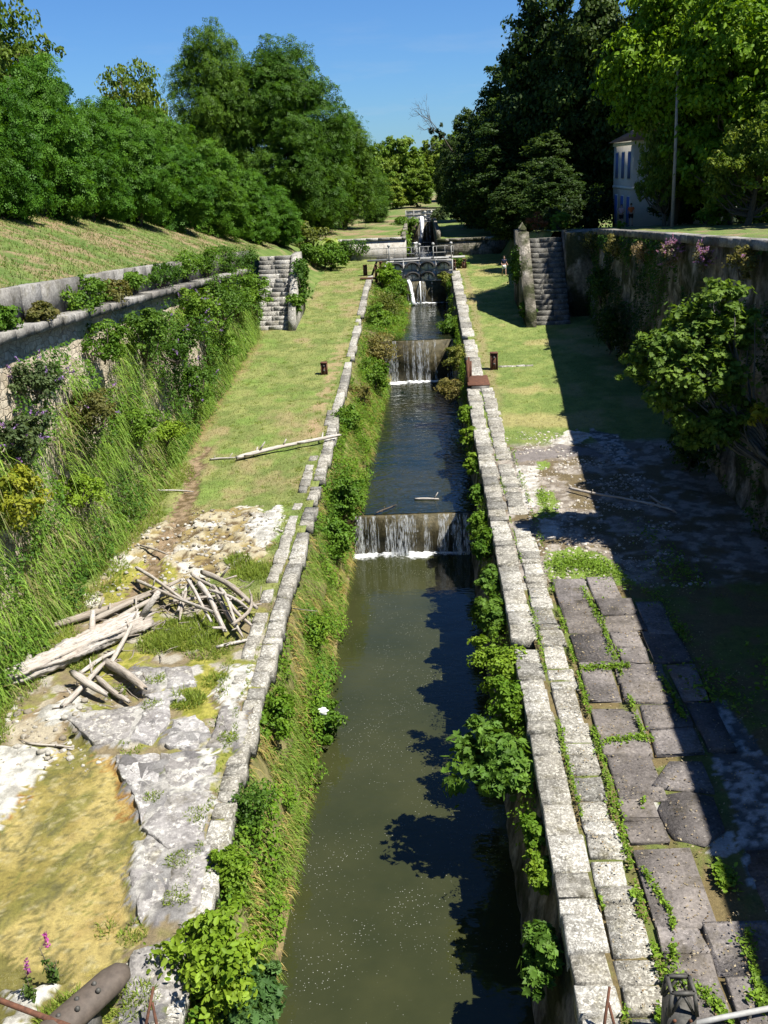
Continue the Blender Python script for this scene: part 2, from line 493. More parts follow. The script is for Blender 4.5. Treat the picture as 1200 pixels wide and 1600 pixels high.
def mat_water(name, c1, c2, specks=0.0, wave=(3.0, 7.0), strength=.12):
    t = NT(name); p = t.pos()
    n = t.noise(.35, p, 4, .6)
    c = t.ramp(n, [(.35, c1), (.65, c2)])
    if specks:
        sp = t.noise(7.0, p, 3, .85); zone = t.noise(.5, p, 4, .7)
        v = t.add('ShaderNodeTexVoronoi'); v.inputs['Scale'].default_value = 11.5
        t.l.new(t.mix(.25, p, t.add('ShaderNodeTexNoise').outputs[1], 'ADD'), v.inputs['Vector'])
        dot = t.ramp(v.outputs['Distance'], [(.0, (1, 1, 1)), (.10, (1, 1, 1)), (.17, (0, 0, 0))])
        keep = t.ramp(t.math('ADD', zone, t.math('MULTIPLY', sp, .55)), [(.74, (0, 0, 0)), (.86, (1, 1, 1))])
        wisps = t.ramp(t.noise(2.4, t.pos((1, .6, 1)), 9, .8), [(.66, (0, 0, 0)), (.74, (1, 1, 1))])
        k = t.math('MULTIPLY', dot, keep)
        k = t.math('MAXIMUM', k, t.math('MULTIPLY', wisps, keep))
        k = t.math('MULTIPLY', k, specks)
        c = t.mix(k, c, (.36, .36, .33))
        t.l.new(t.math('ADD', t.math('MULTIPLY', k, .6), .045), t.b.inputs['Roughness'])
    else:
        t.b.inputs['Roughness'].default_value = .04
    t.base(c)
    t.b.inputs['IOR'].default_value = 1.33
    t.b.inputs['Specular IOR Level'].default_value = .5
    w1 = t.noise(wave[0], t.pos((.6, 1.0, 1)), 3, .6); w2 = t.noise(wave[1], t.pos((.7, 1.2, 1)), 2, .5)
    h = t.math('ADD', w1, t.math('MULTIPLY', w2, .4))
    t.bump(h, strength, .12)
    return t.m
M_W1 = mat_water('canal_water', (.022, .0255, .0095), (.031, .0335, .0125), .6, (1.1, 4.0), .13)
M_W2 = mat_water('upper_canal_water', (.006, .011, .008), (.019, .020, .008), 0, (1.3, 4.2), .6)

def mat_fall():
    t = NT('falling_water')
    n = t.noise(3, t.pos((6, 6, .8)), 5, .7)
    t.base((.80, .83, .85)); t.rough(.25, .5)
    tr = t.add('ShaderNodeBsdfTransparent')
    ms = t.add('ShaderNodeMixShader')
    t.l.new(t.ramp(n, [(.46, (0, 0, 0)), (.68, (.75, .75, .75))]), ms.inputs[0])
    t.l.new(tr.outputs[0], ms.inputs[1]); t.l.new(t.b.outputs[0], ms.inputs[2])
    t.l.new(ms.outputs[0], t.out.inputs['Surface'])
    return t.m
M_FALL = mat_fall()
def mat_foam():
    t = NT('white_foam'); n = t.noise(9, t.pos(), 6, .75)
    t.base((.78, .80, .80)); t.rough(.6, .3); t.bump(n, .8, .1)
    tr = t.add('ShaderNodeBsdfTransparent'); ms = t.add('ShaderNodeMixShader')
    dn = t.add('ShaderNodeAttribute', attribute_name='Col').outputs['Fac']
    t.l.new(t.ramp(t.math('ADD', t.math('MULTIPLY', t.noise(5.5, t.pos((1, 1.3, 1)), 9, .8), .9), dn), [(.66, (0, 0, 0)), (.92, (.95, .95, .95))]), ms.inputs[0])
    t.l.new(tr.outputs[0], ms.inputs[1]); t.l.new(t.b.outputs[0], ms.inputs[2])
    t.l.new(ms.outputs[0], t.out.inputs['Surface'])
    return t.m
M_FOAM = mat_foam()
M_JET = mat_simple('white_water', (.80, .82, .84), .5, 0, .06, 14, bump=.8)
M_WETSILL = mat_stone('wet_sill', (.035, .03, .016), (.08, .068, .035), (.15, .125, .07), 3.0, False, .8, rough=.35)

# ------------------------------------------------------------------ terrain functions (camera is the origin; z up)
GY = [0, 17, 24.3, 29.1, 36, 42, 49.5, 57, 66.4, 78, 93.5, 112, 125]
GZ = [-14.6, -14.3, -13.9, -13.74, -13.57, -13.4, -13.1, -12.5, -11.85, -10.95, -9.7, -9.2, -9.2]
def zg(y): return np.interp(y, GY, GZ)
def zpar(y): return np.interp(y, [0, 20, 32, 47.7, 61.7, 83.6, 100, 112, 150, 250, 400], [-1.8, -2.6, -3.13, -3.88, -4.63, -5.76, -6.6, -7.1, -6.9, -7.5, -8])
def zledge(y): return zpar(y) - 1.15
def zter(y): return np.interp(y, [0, 12, 26, 43, 59, 70, 85, 92, 112, 160, 400], [-1.2, -2.0, -2.6, -3.4, -4.1, -4.6, -5.35, -5.8, -7.3, -7.6, -8])

LP = dict(
 white=[[(-13.5, 22.5), (-10.02, 22.44), (-9.96, 21.3), (-10.08, 20.31), (-10.26, 19.16), (-13.5, 18)],
        [(-6.24, 26.5), (-5.69, 26.66), (-5.51, 24.47), (-5.88, 24.01)],
        [(-7.35, 39.31), (-6.41, 40.38), (-5.89, 37.37), (-6.35, 36.07), (-7.48, 36.83)],
        [(-8.35, 15.01), (-8.04, 14.85), (-7.77, 14.24), (-8.1, 14.3)], [(-7.9, 14.6), (-7.4, 14.84), (-7.5, 13.9), (-8.0, 13.7)],
        [(-11.3, 24.4), (-10.3, 25.0), (-9.9, 24.0), (-10.4, 23.4)], [(-6.9, 18.6), (-6.1, 20.6), (-5.95, 20.2), (-6.5, 17.6)],
        [(-6.2, 22.3), (-5.85, 22.2), (-5.75, 19), (-6.3, 19.3)]],
 ochre=[[(-10.0, 22.43), (-8.77, 22.29), (-8.17, 21.64), (-7.52, 20.48), (-6.84, 19.08), (-6.77, 17.45), (-6.18, 16.5), (-6.31, 15.31), (-6.87, 14.68), (-8.18, 12), (-13.5, 10), (-13.5, 18), (-10.26, 19.16), (-10.0, 20.31)]],
 orange=[[(-8.92, 22.21), (-8.2, 21.77), (-7.44, 20.48), (-7.1, 19.3), (-7.6, 19.5), (-7.92, 20.49), (-8.46, 21.52)], [(-10.1, 21.5), (-10.0, 20.4), (-10.3, 19.0), (-10.6, 18.2), (-10.2, 19.9)]],
 grey=[[(-8.37, 22.05), (-5.67, 21.96), (-5.45, 19.94), (-5.2, 18.42), (-5.2, 16.31), (-6.2, 16.33), (-6.76, 17.64), (-7.0, 19.08)],
       [(-6.12, 15.3), (-5.54, 15.79), (-5.0, 15.78), (-4.9, 14.0), (-5.92, 13.6)],
       [(-10.27, 23.72), (-9.19, 23.98), (-7.95, 24.6), (-7.36, 23.65), (-7.4, 22.5), (-8.96, 22.35)],
       [(-7.2, 23.5), (-6.6, 23.7), (-6.1, 22.9), (-6.3, 22.2), (-7.1, 22.4)],
       [(-9.17, 26.18), (-7.28, 26.36), (-6.85, 25.23), (-8.45, 24.95)], [(-8.4, 24.7), (-7.4, 25.0), (-7.1, 24.5), (-7.8, 24.2)],
       [(-5.9, 24.2), (-5.0, 24.2), (-5.0, 22.1), (-6.0, 22.1)]],
 rock=[[(-10.21, 39.95), (-7.53, 40.49), (-5.96, 36.0), (-6.83, 33.64), (-8.04, 33.15), (-9.54, 31.62), (-10.72, 30.2), (-11.99, 30.77), (-12.25, 34.64), (-11.52, 38.56)]],
 yellow=[[(-11.5, 34.58), (-10.15, 35.09), (-9.23, 33.24), (-9.96, 30.64), (-11.24, 30.47), (-11.72, 32.86)], [(-8.5, 25.85), (-7.32, 27.0), (-6.27, 26.11), (-6.0, 23.9), (-6.71, 23.73)],
         [(-10.6, 26.5), (-9.4, 27.5), (-8.6, 27.3), (-9.6, 25.6)], [(-10.0, 24.2), (-9.9, 22.4), (-8.9, 22.3), (-9.2, 23.0)]],
 stream=[[(-11.7, 49.5), (-11.3, 49.3), (-11.0, 45.5), (-10.6, 42.4), (-10.0, 38.0), (-10.1, 35.1), (-10.2, 31.7), (-10.7, 31.7), (-10.95, 35.1), (-10.95, 38), (-11.4, 42.5), (-11.7, 46)]],
 brown=[[(-11.79, 23.4), (-11.29, 24.9), (-10.59, 25.5), (-9.9, 24.0), (-10.1, 22.7), (-11.9, 22.7)]],
 pond=[[(-8.9, 15.4), (-7.4, 15.2), (-7.1, 14.2), (-7.3, 12.5), (-10, 12.5)], [(-10.0, 23.4), (-9.3, 23.3), (-8.9, 22.4), (-9.9, 22.4)]],
)

def lerp(a, b, t): 
    a = np.asarray(a, float); b = np.asarray(b, float)
    return a + (b - a) * t[..., None]

def paint_left(x, y):
    n1 = fbm(x * .35, y * .35, 1); n2 = fbm(x * 1.4, y * 1.4, 2); n3 = fbm(x * 5, y * 5, 3); n4 = fbm(x * .9 + 40, y * .5, 4)
    jx = x + .8 * (fbm(x * 1.1, y * 1.1, 11) - .5) + .45 * (fbm(x * 6, y * 6, 14) - .5) + .25 * (hsh(np.floor(x * 37), np.floor(y * 37), 5) - .5)
    jy = y + .9 * (fbm(x * 1.1, y * 1.1, 12) - .5) + .5 * (fbm(x * 6, y * 6, 13) - .5)
    C = lerp((.11, .142, .036), (.178, .195, .062), sstep(.3, .7, n2))
    C = lerp(C, np.array((.23, .185, .095)), sstep(.50, .66, n1 * .55 + n4 * .45) * .8)
    C = lerp(C, np.array((.12, .19, .035)), sstep(.55, .75, fbm(x * .8, y * .6, 9)) * .6)
    g = np.ones(x.shape)
    dz = (n2 - .5) * .12 + (n3 - .5) * .05
    # worn strip beside the coping
    w = sstep(.55, .2, np.abs(jx + 6.0 - .012 * (y - 57))) * sstep(46, 52, y) * sstep(80, 62, y)
    C = lerp(C, np.array((.27, .19, .115)), w * .75 * sstep(.35, .55, n2)); g = g * (1 - .7 * w)
    w = sstep(-11.6, -12.5, jx) * sstep(44, 52, y) * sstep(78, 72, y)
    C = lerp(C, np.array((.20, .12, .06)), w * .8); g = g * (1 - .6 * w)
    near = sstep(31.8, 30.2, jy) * sstep(-12.7, -12.2, jx)
    base = lerp((.17, .135, .08), (.17, .175, .035), sstep(.4, .62, n2))
    base = lerp(base, np.array((.29, .265, .22)), sstep(.55, .68, fbm(x * 2, y * 2, 21)))
    C = C * (1 - near[..., None]) + base * near[..., None]; g = g * (1 - .8 * near)
    def reg(k): 
        m = np.zeros(x.shape, bool)
        for p in LP[k]: m |= inpoly(jx, jy, p)
        return m
    cell = fbm(x * 1.7, y * 1.7, 31); cell2 = fbm(x * 3.4, y * 3.0, 32)
    m = reg('rock')
    rk = lerp((.22, .17, .07), (.33, .29, .20), sstep(.42, .58, cell))
    rk = lerp(rk, np.array((.10, .07, .035)), sstep(.56, .64, cell2))
    rk = lerp(rk, np.array((.43, .41, .36)), sstep(.60, .66, fbm(x * 1.2, y * 1.2, 33)))
    C[m] = rk[m]; g[m] = 0; dz[m] += ((sstep(.45, .6, cell) - sstep(.56, .64, cell2)) * .12)[m]
    m = reg('brown'); C[m] = lerp((.19, .145, .085), (.32, .28, .21), sstep(.45, .6, cell))[m]; g[m] = 0
    m = reg('yellow'); C[m] = lerp((.15, .155, .02), (.26, .24, .05), sstep(.4, .6, n3))[m]; g[m] = .05
    m = reg('ochre')
    n5 = fbm(x * 9, y * 9, 48)
    st = fbm(x * .9 - y * .35, y * .35, 41)
    oc = lerp((.20, .165, .045), (.31, .25, .09), sstep(.35, .65, fbm(x * 1.2, y * .8, 42)))
    oc = lerp(oc, np.array((.125, .12, .028)), sstep(.5, .62, st) * .8)
    vein = np.abs(fbm(x * 1.3 + y * .25, y * .55, 43) - .5)
    oc = lerp(oc, np.array((.09, .085, .035)), sstep(.028, .006, vein) * .8)
    oc = lerp(oc, np.array((.24, .165, .055)), sstep(.6, .72, fbm(x * .7, y * .7, 44)) * .6)
    oc = lerp(oc, np.array((.075, .07, .025)), sstep(.60, .72, n5) * .7); oc = lerp(oc, np.array((.33, .29, .15)), sstep(.62, .72, fbm(x * 6, y * 6, 49)) * .6)
    oc = lerp(oc, np.array((.10, .105, .025)), sstep(.02, .004, np.abs(fbm(x * 2.2, y * 1.4, 50) - .5)) * .7)
    C[m] = oc[m]; g[m] = 0; dz[m] = ((n3 - .5) * .05 + (st - .5) * .12 - .05)[m]
    m = reg('orange'); C[m] = lerp((.20, .11, .028), (.28, .19, .06), sstep(.35, .65, n3))[m]; g[m] = 0
    m = reg('pond'); C[m] = lerp((.09, .085, .02), (.17, .15, .045), n3)[m]; g[m] = 0; dz[m] -= .1
    m = reg('grey')
    gr = lerp((.125, .118, .12), (.215, .208, .205), sstep(.3, .65, fbm(x * 1.3, y * 1.3, 51)))
    gr = lerp(gr, np.array((.38, .365, .34)), sstep(.50, .62, fbm(x * 1.8, y * .8, 52)) * .8)
    gr = lerp(gr, np.array((.085, .08, .075)), sstep(.56, .68, fbm(x * 7, y * 7, 55)) * .5)
    crack = np.abs(fbm(x * .8, y * .8, 53, 3) - .5)
    gr = lerp(gr, np.array((.10, .12, .03)), sstep(.016, .005, crack))
    C[m] = gr[m]; g[m] = .04; dz[m] = ((n3 - .5) * .05 + .13 - .08 * sstep(.02, .0, crack))[m]
    m = reg('white'); C[m] = lerp((.26, .25, .225), (.47, .46, .43), sstep(.3, .65, n3))[m]; g[m] = 0; dz[m] = ((fbm(x * 4, y * 4, 61) - .4) * .22 + .08)[m]
    m = reg('stream'); C[m] = lerp((.10, .07, .035), (.22, .16, .10), sstep(.4, .6, n3))[m]; g[m] = 0; dz[m] -= .1
    return C, dz, g

RP = dict(
 slab=[[(4.02, 46.84), (7.3, 47.27), (8.4, 45.5), (4.02, 45.18)]],
 white=[[(3.96, 44.44), (4.98, 44.33), (4.55, 39.33), (3.83, 38.66)], [(6.03, 48.15), (7.19, 49.9), (8.6, 49.0), (7.27, 47.5), (6.21, 47.3)], [(4.3, 37.8), (5.0, 37.6), (4.9, 35.6), (4.1, 35.4)], [(4.4, 33.4), (5.2, 33.3), (5.1, 32.3), (4.4, 32.3)]],
 slabwhite=[[(4.6, 20.3), (5.1, 20.6), (5.0, 19.2), (4.7, 18.9)], [(5.7, 18.3), (6.4, 18.8), (6.5, 18.3), (6.0, 17.9)]],
 green=[[(4.13, 34.58), (5.4, 35.0), (6.4, 33.4), (6.9, 31.32), (5.2, 31.3), (3.95, 31.23)], [(4.6, 41.2), (5.3, 41.0), (5.2, 38.2), (4.3, 37.6)], [(4.9, 45.1), (5.5, 45), (5.4, 43.6), (4.8, 43.8)]],
 stream=[[(6.9, 24.3), (7.6, 24.0), (8.2, 20.5), (8.6, 15), (8, 9), (5.6, 9), (6.2, 14.5), (6.7, 19.82)], [(8.2, 50), (9.6, 49), (9.5, 44), (8.6, 44.5)]],
)
def paint_right(x, y):
    n1 = fbm(x * .35, y * .35, 101); n2 = fbm(x * 1.4, y * 1.4, 102); n3 = fbm(x * 5, y * 5, 103)
    jx = x + .6 * (fbm(x * 1.1, y * 1.1, 111) - .5) + .3 * (n3 - .5)
    jy = y + .8 * (fbm(x * 1.1, y * 1.1, 112) - .5) + .3 * (fbm(x * 5, y * 5, 113) - .5)
    C = lerp((.105, .148, .034), (.16, .192, .053), sstep(.3, .7, n2))
    C = lerp(C, np.array((.27, .23, .10)), sstep(.55, .70, n1) * .7)
    C = lerp(C, np.array((.22, .17, .09)), sstep(.5, .1, np.abs(jx - 3.9)) * sstep(50, 60, y) * .6)
    g = np.ones(x.shape); dz = (n2 - .5) * .1 + (n3 - .5) * .04
    near = sstep(48.2, 47.4, jy)
    gv = lerp((.15, .125, .10), (.28, .25, .22), sstep(.42, .6, fbm(x * 3, y * 3, 121)))
    gv = lerp(gv, np.array((.11, .085, .045)), sstep(.5, .62, fbm(x * 1.1, y * 1.1, 122)))
    C = C * (1 - near[..., None]) + gv * near[..., None]; g = g * (1 - near)
    low = sstep(31.6, 31.0, jy)
    so = lerp((.13, .10, .045), (.10, .12, .03), sstep(.4, .6, n2))
    C = C * (1 - low[..., None]) + so * low[..., None]; g = np.maximum(g, .25 * low)
    def reg(k): 
        m = np.zeros(x.shape, bool)
        for p in RP[k]: m |= inpoly(jx, jy, p)
        return m
    m = reg('white'); C[m] = lerp((.28, .26, .23), (.46, .44, .41), sstep(.35, .6, n3))[m]; dz[m] += .04
    m = reg('slabwhite'); C[m] = lerp((.26, .25, .23), (.5, .49, .46), n3)[m]
    m = reg('green'); C[m] = lerp((.11, .15, .03), (.16, .24, .04), n3)[m]; g[m] = 1.3
    m = reg('slab'); C[m] = lerp((.13, .115, .11), (.18, .16, .155), n3)[m]; dz[m] = .07; g[m] = 0
    m = reg('stream'); C[m] = lerp((.10, .10, .095), (.36, .36, .35), sstep(.45, .65, n3))[m]; dz[m] = ((n3 - .5) * .2)[m]; g[m] = 0
    return C, dz, g

def blur(a):
    b = a.copy()
    b[1:-1, 1:-1] = (a[1:-1, 1:-1] * 2 + a[:-2, 1:-1] + a[2:, 1:-1] + a[1:-1, :-2] + a[1:-1, 2:]) / 6
    return b

def ysteps(segs):
    out = []
    for a, b, d in segs: out.append(np.arange(a, b, d))
    return np.concatenate(out + [np.array([segs[-1][1]])])

def paint_ground(name, xs, ys, fn):
    X, Y = np.meshgrid(xs, ys)
    C, dz, g = fn(X, Y)
    wet = np.zeros(X.shape)
    if fn is paint_left:
        for k in ('ochre', 'pond', 'stream', 'yellow', 'orange'):
            for p in LP[k]: wet[inpoly(X, Y, p)] = 1
        wet = blur(blur(wet)) * sstep(.38, .60, fbm(X * 1.3, Y * 1.0, 47))
    C = np.concatenate([C, 1 - wet[..., None]], -1)
    dz = blur(blur(dz))
    Z = zg(Y) + dz
    V = np.stack([X, Y, Z], -1).reshape(-1, 3)
    o = link(name, np_mesh(name, V, grid_faces(len(ys), len(xs)), M_GROUND, C.reshape(-1, 4), smooth=True))
    return tag(o, kind='structure')

YS = ysteps([(7, 26, .07), (26, 50, .1), (50, 112.01, .22)])
paint_ground('path_ground', np.arange(-13.45, -5.0, .075), YS, paint_left)
paint_ground('towpath_ground', np.arange(3.0, 13.2, .085), YS, paint_right)

def ground_left(x, y):
    C, dz, g = paint_left(np.atleast_1d(np.float64(x)), np.atleast_1d(np.float64(y)))
    return zg(y) + dz, C, g
def ground_right(x, y):
    C, dz, g = paint_right(np.atleast_1d(np.float64(x)), np.atleast_1d(np.float64(y)))
    return zg(y) + dz, C, g

# hill on the left, terrace on the right, far ground
def grassy(X, Y, s, dry=.5, bare=0.0):
    n2 = fbm(X * .9, Y * .9, s); n1 = fbm(X * .35, Y * .35, s + 1); n3 = fbm(X * 3.1, Y * 3.1, s + 2, 4)
    C = lerp((.075, .12, .024), (.125, .165, .042), sstep(.3, .7, n2))
    C = lerp(C, np.array((.22, .155, .095)), sstep(.60 - .22 * dry, .70 - .22 * dry, n1 * .3 + n2 * .3 + n3 * .4) * .85)
    if bare is not None and not np.isscalar(bare):
        C = lerp(C, np.array((.22, .13, .075)), bare * sstep(.35, .6, n3))
    return C, n2, n3

def hill_z(X, Y):
    d = np.maximum(-13.7 - X, 0)
    zz = zpar(Y) - .12 + .40 * np.minimum(d, 8.5) + .09 * np.maximum(d - 8.5, 0)
    t = sstep(-9.6, -13.9, X)          # bank down to the lawn beyond the stairs
    return np.where(Y > 80.5, zg(np.minimum(Y, 112)) * (1 - t) + zz * t, zz)

xs = np.concatenate([np.array([-400, -250, -150, -100, -70]), np.arange(-50, -25, .6), np.arange(-25, -13.6, .2)])
ys = ysteps([(-30, 10, 4), (10, 82, .25), (82, 113, .5)])
X, Y = np.meshgrid(xs, ys)
d = -13.7 - X
C, n2, n3 = grassy(X, Y, 201, .5, sstep(4.5, 8.5, d) * .9)
Z = hill_z(X, np.minimum(Y, 80.4)) * 0 + np.where(Y < 80.4, hill_z(X, np.minimum(Y, 80.4)), hill_z(X, Y)) + (n2 - .5) * .25 + (n3 - .5) * .1
Z[:, -1] -= .05
tag(link('hill', np_mesh('hill', np.stack([X, Y, Z], -1).reshape(-1, 3), grid_faces(len(ys), len(xs)), M_GROUND, C.reshape(-1, 3), True)), kind='structure')
xs = np.arange(-14.2, -9.1, .3); ys = np.arange(80.6, 113, .6)
X, Y = np.meshgrid(xs, ys)
C, n2, n3 = grassy(X, Y, 201, .3)
Z = hill_z(X, Y) + (n2 - .5) * .2 - .02
tag(link('bank_slope', np_mesh('bank_slope', np.stack([X, Y, Z], -1).reshape(-1, 3), grid_faces(len(ys), len(xs)), M_GROUND, C.reshape(-1, 3), True)), kind='structure')

xs = np.concatenate([np.arange(7.9, 10.3, .2)]); ys = np.arange(79.4, 112.4, .5)
X, Y = np.meshgrid(xs, ys); T = sstep(8.1, 10.2, X)
C, n2, n3 = grassy(X, Y, 208, .3)
Z = (zg(Y) - .1) * (1 - T) + (zter(Y) + .02) * T + (n2 - .5) * .25
tag(link('terrace_bank', np_mesh('terrace_bank', np.stack([X, Y, Z], -1).reshape(-1, 3), grid_faces(len(ys), len(xs)), M_GROUND, C.reshape(-1, 3), True)), kind='structure')

def plateau(name, x0, x1, y0, y1, zf, s, dx=.7, dy=1.0, dry=.3):
    xs = np.arange(x0, x1 + .01, dx); ys = np.arange(y0, y1 + .01, dy)
    X, Y = np.meshgrid(xs, ys)
    C, n2, n3 = grassy(X, Y, s, dry)
    Z = zf(X, Y) + (n2 - .5) * .25
    return tag(link(name, np_mesh(name, np.stack([X, Y, Z], -1).reshape(-1, 3), grid_faces(len(ys), len(xs)), M_GROUND, C.reshape(-1, 3), True)), kind='structure')
def zplat(Y): return np.interp(Y, [112, 130, 147, 165, 400], [-7.15, -7.0, -6.6, -6.2, -6.0])
plateau('upper_lawn', -14.2, -1.9, 112.3, 150, lambda X, Y: zplat(Y) + np.maximum(-9 - X, 0) * .12, 301, dry=.6)
plateau('upper_verge', 1.5, 8.6, 112.3, 150, lambda X, Y: zplat(Y) - .35, 302, dry=.3)
plateau('far_lawn', -60, 60, 149.6, 420, lambda X, Y: zplat(Y) + np.maximum(np.abs(X) - 10, 0) * .05, 303, 4, 6, .5)
plateau('hill_far', -402, -14, 112.6, 150, lambda X, Y: hill_z(X, Y) , 304, 7.75, 3, .4)
# terrace: two sheets (in front of and beyond the stairs)
plateau('terrace', 12.75, 62, 2, 76.5, lambda X, Y: zter(Y), 305, .6, .8, .35)
plateau('terrace_beyond', 9.9, 62, 79.2, 150, lambda X, Y: zter(Y) + np.where(X < 11, 0, 0), 306, .8, 1.0, .2)
plateau('terrace_corner', 12.75, 62, 76.4, 79.3, lambda X, Y: zter(Y), 307, .6, .7, .3)
xs = np.array([-1600, -800, -420, -60]); 
fs = np.array([(-2500, -200, -20), (2500, -200, -20), (2500, 4000, -20), (-2500, 4000, -20)], float)
tag(link('far_ground', np_mesh('far_ground', fs, np.array([(0, 1, 2, 3)]), mat_simple('far_field', (.08, .12, .03), .95, 0, .3, .05))), kind='structure')
plateau('fields', -1500, 1500, 418, 2600, lambda X, Y: -7 + 0 * X, 308, 150, 150, .4)
plateau('east_fields', 61, 1500, -150, 420, lambda X, Y: zter(np.clip(Y, 0, 400)) + 0 * X, 309, 60, 30, .4)

# ------------------------------------------------------------------ water
def sheet(name, x0, x1, y0, y1, z, mat):
    V = np.array([(x0, y0, z), (x1, y0, z), (x1, y1, z), (x0, y1, z)], float)
    return tag(link(name, np_mesh(name, V, np.array([(0, 1, 2, 3)]), mat)), kind='structure')
sheet('canal_water', -5.2, 3.2, 4, 44.55, -17.5, M_W1)
sheet('canal_water_second', -5.0, 3.2, 44.75, 75.3, -15.5, M_W2)
sheet('canal_water_third', -4.9, 3.2, 75.45, 96.6, -12.3, M_W2)
sheet('canal_water_fourth', -4.6, 3.2, 96.9, 146.8, -10.15, M_W2)
sheet('canal_water_fifth', -3.4, 3.0, 147.1, 175, -7.3, M_W2)

# ------------------------------------------------------------------ lock walls
rng = np.random.default_rng(5)
WB = [(4, -3.98, -17.9), (44.4, -3.82, -17.9), (44.8, -3.45, -15.9), (60, -3.2, -15.9), (75.2, -2.9, -15.9), (75.6, -1.85, -12.7), (96.2, -1.4, -12.7), (97.2, -3.2, -10.6), (113, -3.0, -10.6)]
ys = ysteps([(5, 44.4, .3), (44.4, 113, .4)])
bx = np.interp(ys, [w[0] for w in WB], [w[1] for w in WB]); bz = np.interp(ys, [w[0] for w in WB], [w[2] for w in WB])
rows = []
K = 14
for k in range(K + 1):
    t = k / K
    e = t ** .8
    x = -4.95 * (1 - e) + bx * e
    z = (zg(ys) - .30) * (1 - t) + bz * t
    w = math.sin(PI * min(t * 1.05, 1)) 
    x = x + (fbm(ys * .8, t * 5 + 0 * ys, 71) - .5) * .7 * w
    rows.append(np.stack([x, ys, z], -1))
V = np.stack(rows, 1).reshape(-1, 3)
lwL = empty('lock_wall', (-4.9, 50, -14)); tag(lwL, 'overgrown lock wall on the sunny side below the log pile', 'lock wall')
V0 = V - np.array([-4.9, 50, -14])
o = link('wall', np_mesh('wall', V0, grid_faces(len(ys), K + 1), M_BANK, smooth=True), lwL)
# stone lip at the waterline
lip = []
for a in np.arange(6, 44, 2.1):
    b = min(a + 2.07, 44.3)
    lip.append(box(-4.5, float(np.interp((a + b) / 2, [4, 44], [-3.93, -3.78])), a, b, -18.2, -17.32, .03, .012, rng))
lm = mat_stone('lip_stone', (.10, .075, .04), (.17, .13, .06), (.24, .2, .1), 3, False)
V, F = join(lip); link('waterline_ledge', np_mesh('waterline_ledge', V - np.array([-4.9, 50, -14]), F, lm), lwL)

def coping(name, rows, parent, org, seed, skip=None):
    rg = np.random.default_rng(seed); parts = []
    for (x0, x1, ya, yb, la, lb, prob) in rows:
        y = ya
        while y < yb:
            l = la + (lb - la) * rg.random()
            if rg.random() < prob:
                zz = float(zg(y + l / 2)); zt = .05 + .06 * rg.random(); sl = (float(zg(y + l)) - float(zg(y)))
                j = .02
                w1 = x1 + (rg.random() - .5) * .14
                V, F = box(x0 + (rg.random() - .5) * .03, w1, y + .02, y + l - .025 - .05 * rg.random(), -.42, zt, .035, .03, rg)
                V[:, 2] += zz + (V[:, 1] - y - l / 2) / l * sl
                parts.append((V, F))
            y += l
    V, F = join(parts)
    return link(name, np_mesh(name, V - np.array(org), F, M_COPING), parent)
coping('coping', [(-5.36, -4.86, 13.4, 52, .4, 1.1, .95), (-5.9, -5.48, 24.5, 47, .4, 1.0, .74), (-5.35, -4.84, 53, 97, .9, 1.7, .86), (-5.6, -4.88, 52, 54, .6, 1, 1), (-3.9, -3.2, 97, 112, .9, 1.6, .9)], lwL, (-4.9, 50, -14), 3)

lwR = empty('lock_wall', (2.4, 50, -14)); tag(lwR, 'shaded lock wall with lichened double coping beside the flagstones', 'lock wall')
ys = ysteps([(5, 113, .35)])
rows = []
bxr = np.interp(ys, [4, 44.5, 45, 75, 76, 96, 97, 113], [1.72, 1.72, 2.0, 1.6, 1.95, 1.75, 2.3, 2.3])
ct = np.interp(ys, [4, 50, 66, 95, 113], [2.36, 2.38, 2.62, 2.6, 2.6])
for k in range(13):
    t = k / 12
    x = ct * (1 - t) + bxr * t + (fbm(ys * 1.2, t * 6 + 0 * ys, 81) - .5) * .18
    z = (zg(ys) - .35) * (1 - t) + (-18.2) * t
    rows.append(np.stack([x, ys, z], -1))
V = np.stack(rows, 1).reshape(-1, 3) - np.array([2.4, 50, -14])
F = grid_faces(len(ys), 13)[:, ::-1]
link('wall', np_mesh('wall', V, F, M_OLDWALL, smooth=True), lwR)
coping('coping', [(2.34, 3.08, 12.2, 57.6, .42, 1.15, .99), (3.18, 3.88, 12.6, 57.6, .4, 1.05, .965), (2.62, 3.45, 60.2, 97, .9, 1.7, .97), (2.5, 3.2, 97, 112, .9, 1.6, .9)], lwR, (2.4, 50, -14), 4)

# flagstones of the right-hand path
rg = np.random.default_rng(9); parts = []
y = 12.3
colsx = [4.05, 5.15, 6.35, 7.4]
while y < 30.6:
    L = 1.3 + 1.2 * rg.random(); colsx = [4.05, 5.15 + .5 * (rg.random() - .5), 6.35 + .5 * (rg.random() - .5), 7.4]
    for i in range(3):
        if rg.random() < (.97, .9, .6)[i] and not (i > 0 and 17.6 < y < 20.6):
            y0 = y + (rg.random() - .5) * .3; split = rg.random() < .35
            ivs = [(y0, y0 + L * .5 - .03), (y0 + L * .5 + .03, y0 + L - .05)] if split else [(y0, y0 + L - .05)]
            for (a, b) in ivs:
                V, F = box(colsx[i] + .02 + .07 * rg.random(), colsx[i + 1] - .02 - .06 * rg.random(), a, b, -.16, .07 + .04 * rg.random(), .025, .05, rg)
                tilt = (rg.random() - .5) * .06; tx = (rg.random() - .5) * .06
                V[:, 2] += zg((a + b) / 2) + (V[:, 1] - (a + b) / 2) * (.03 + tilt) + (V[:, 0] - colsx[i] - .6) * tx
                parts.append((V, F))
    y += L
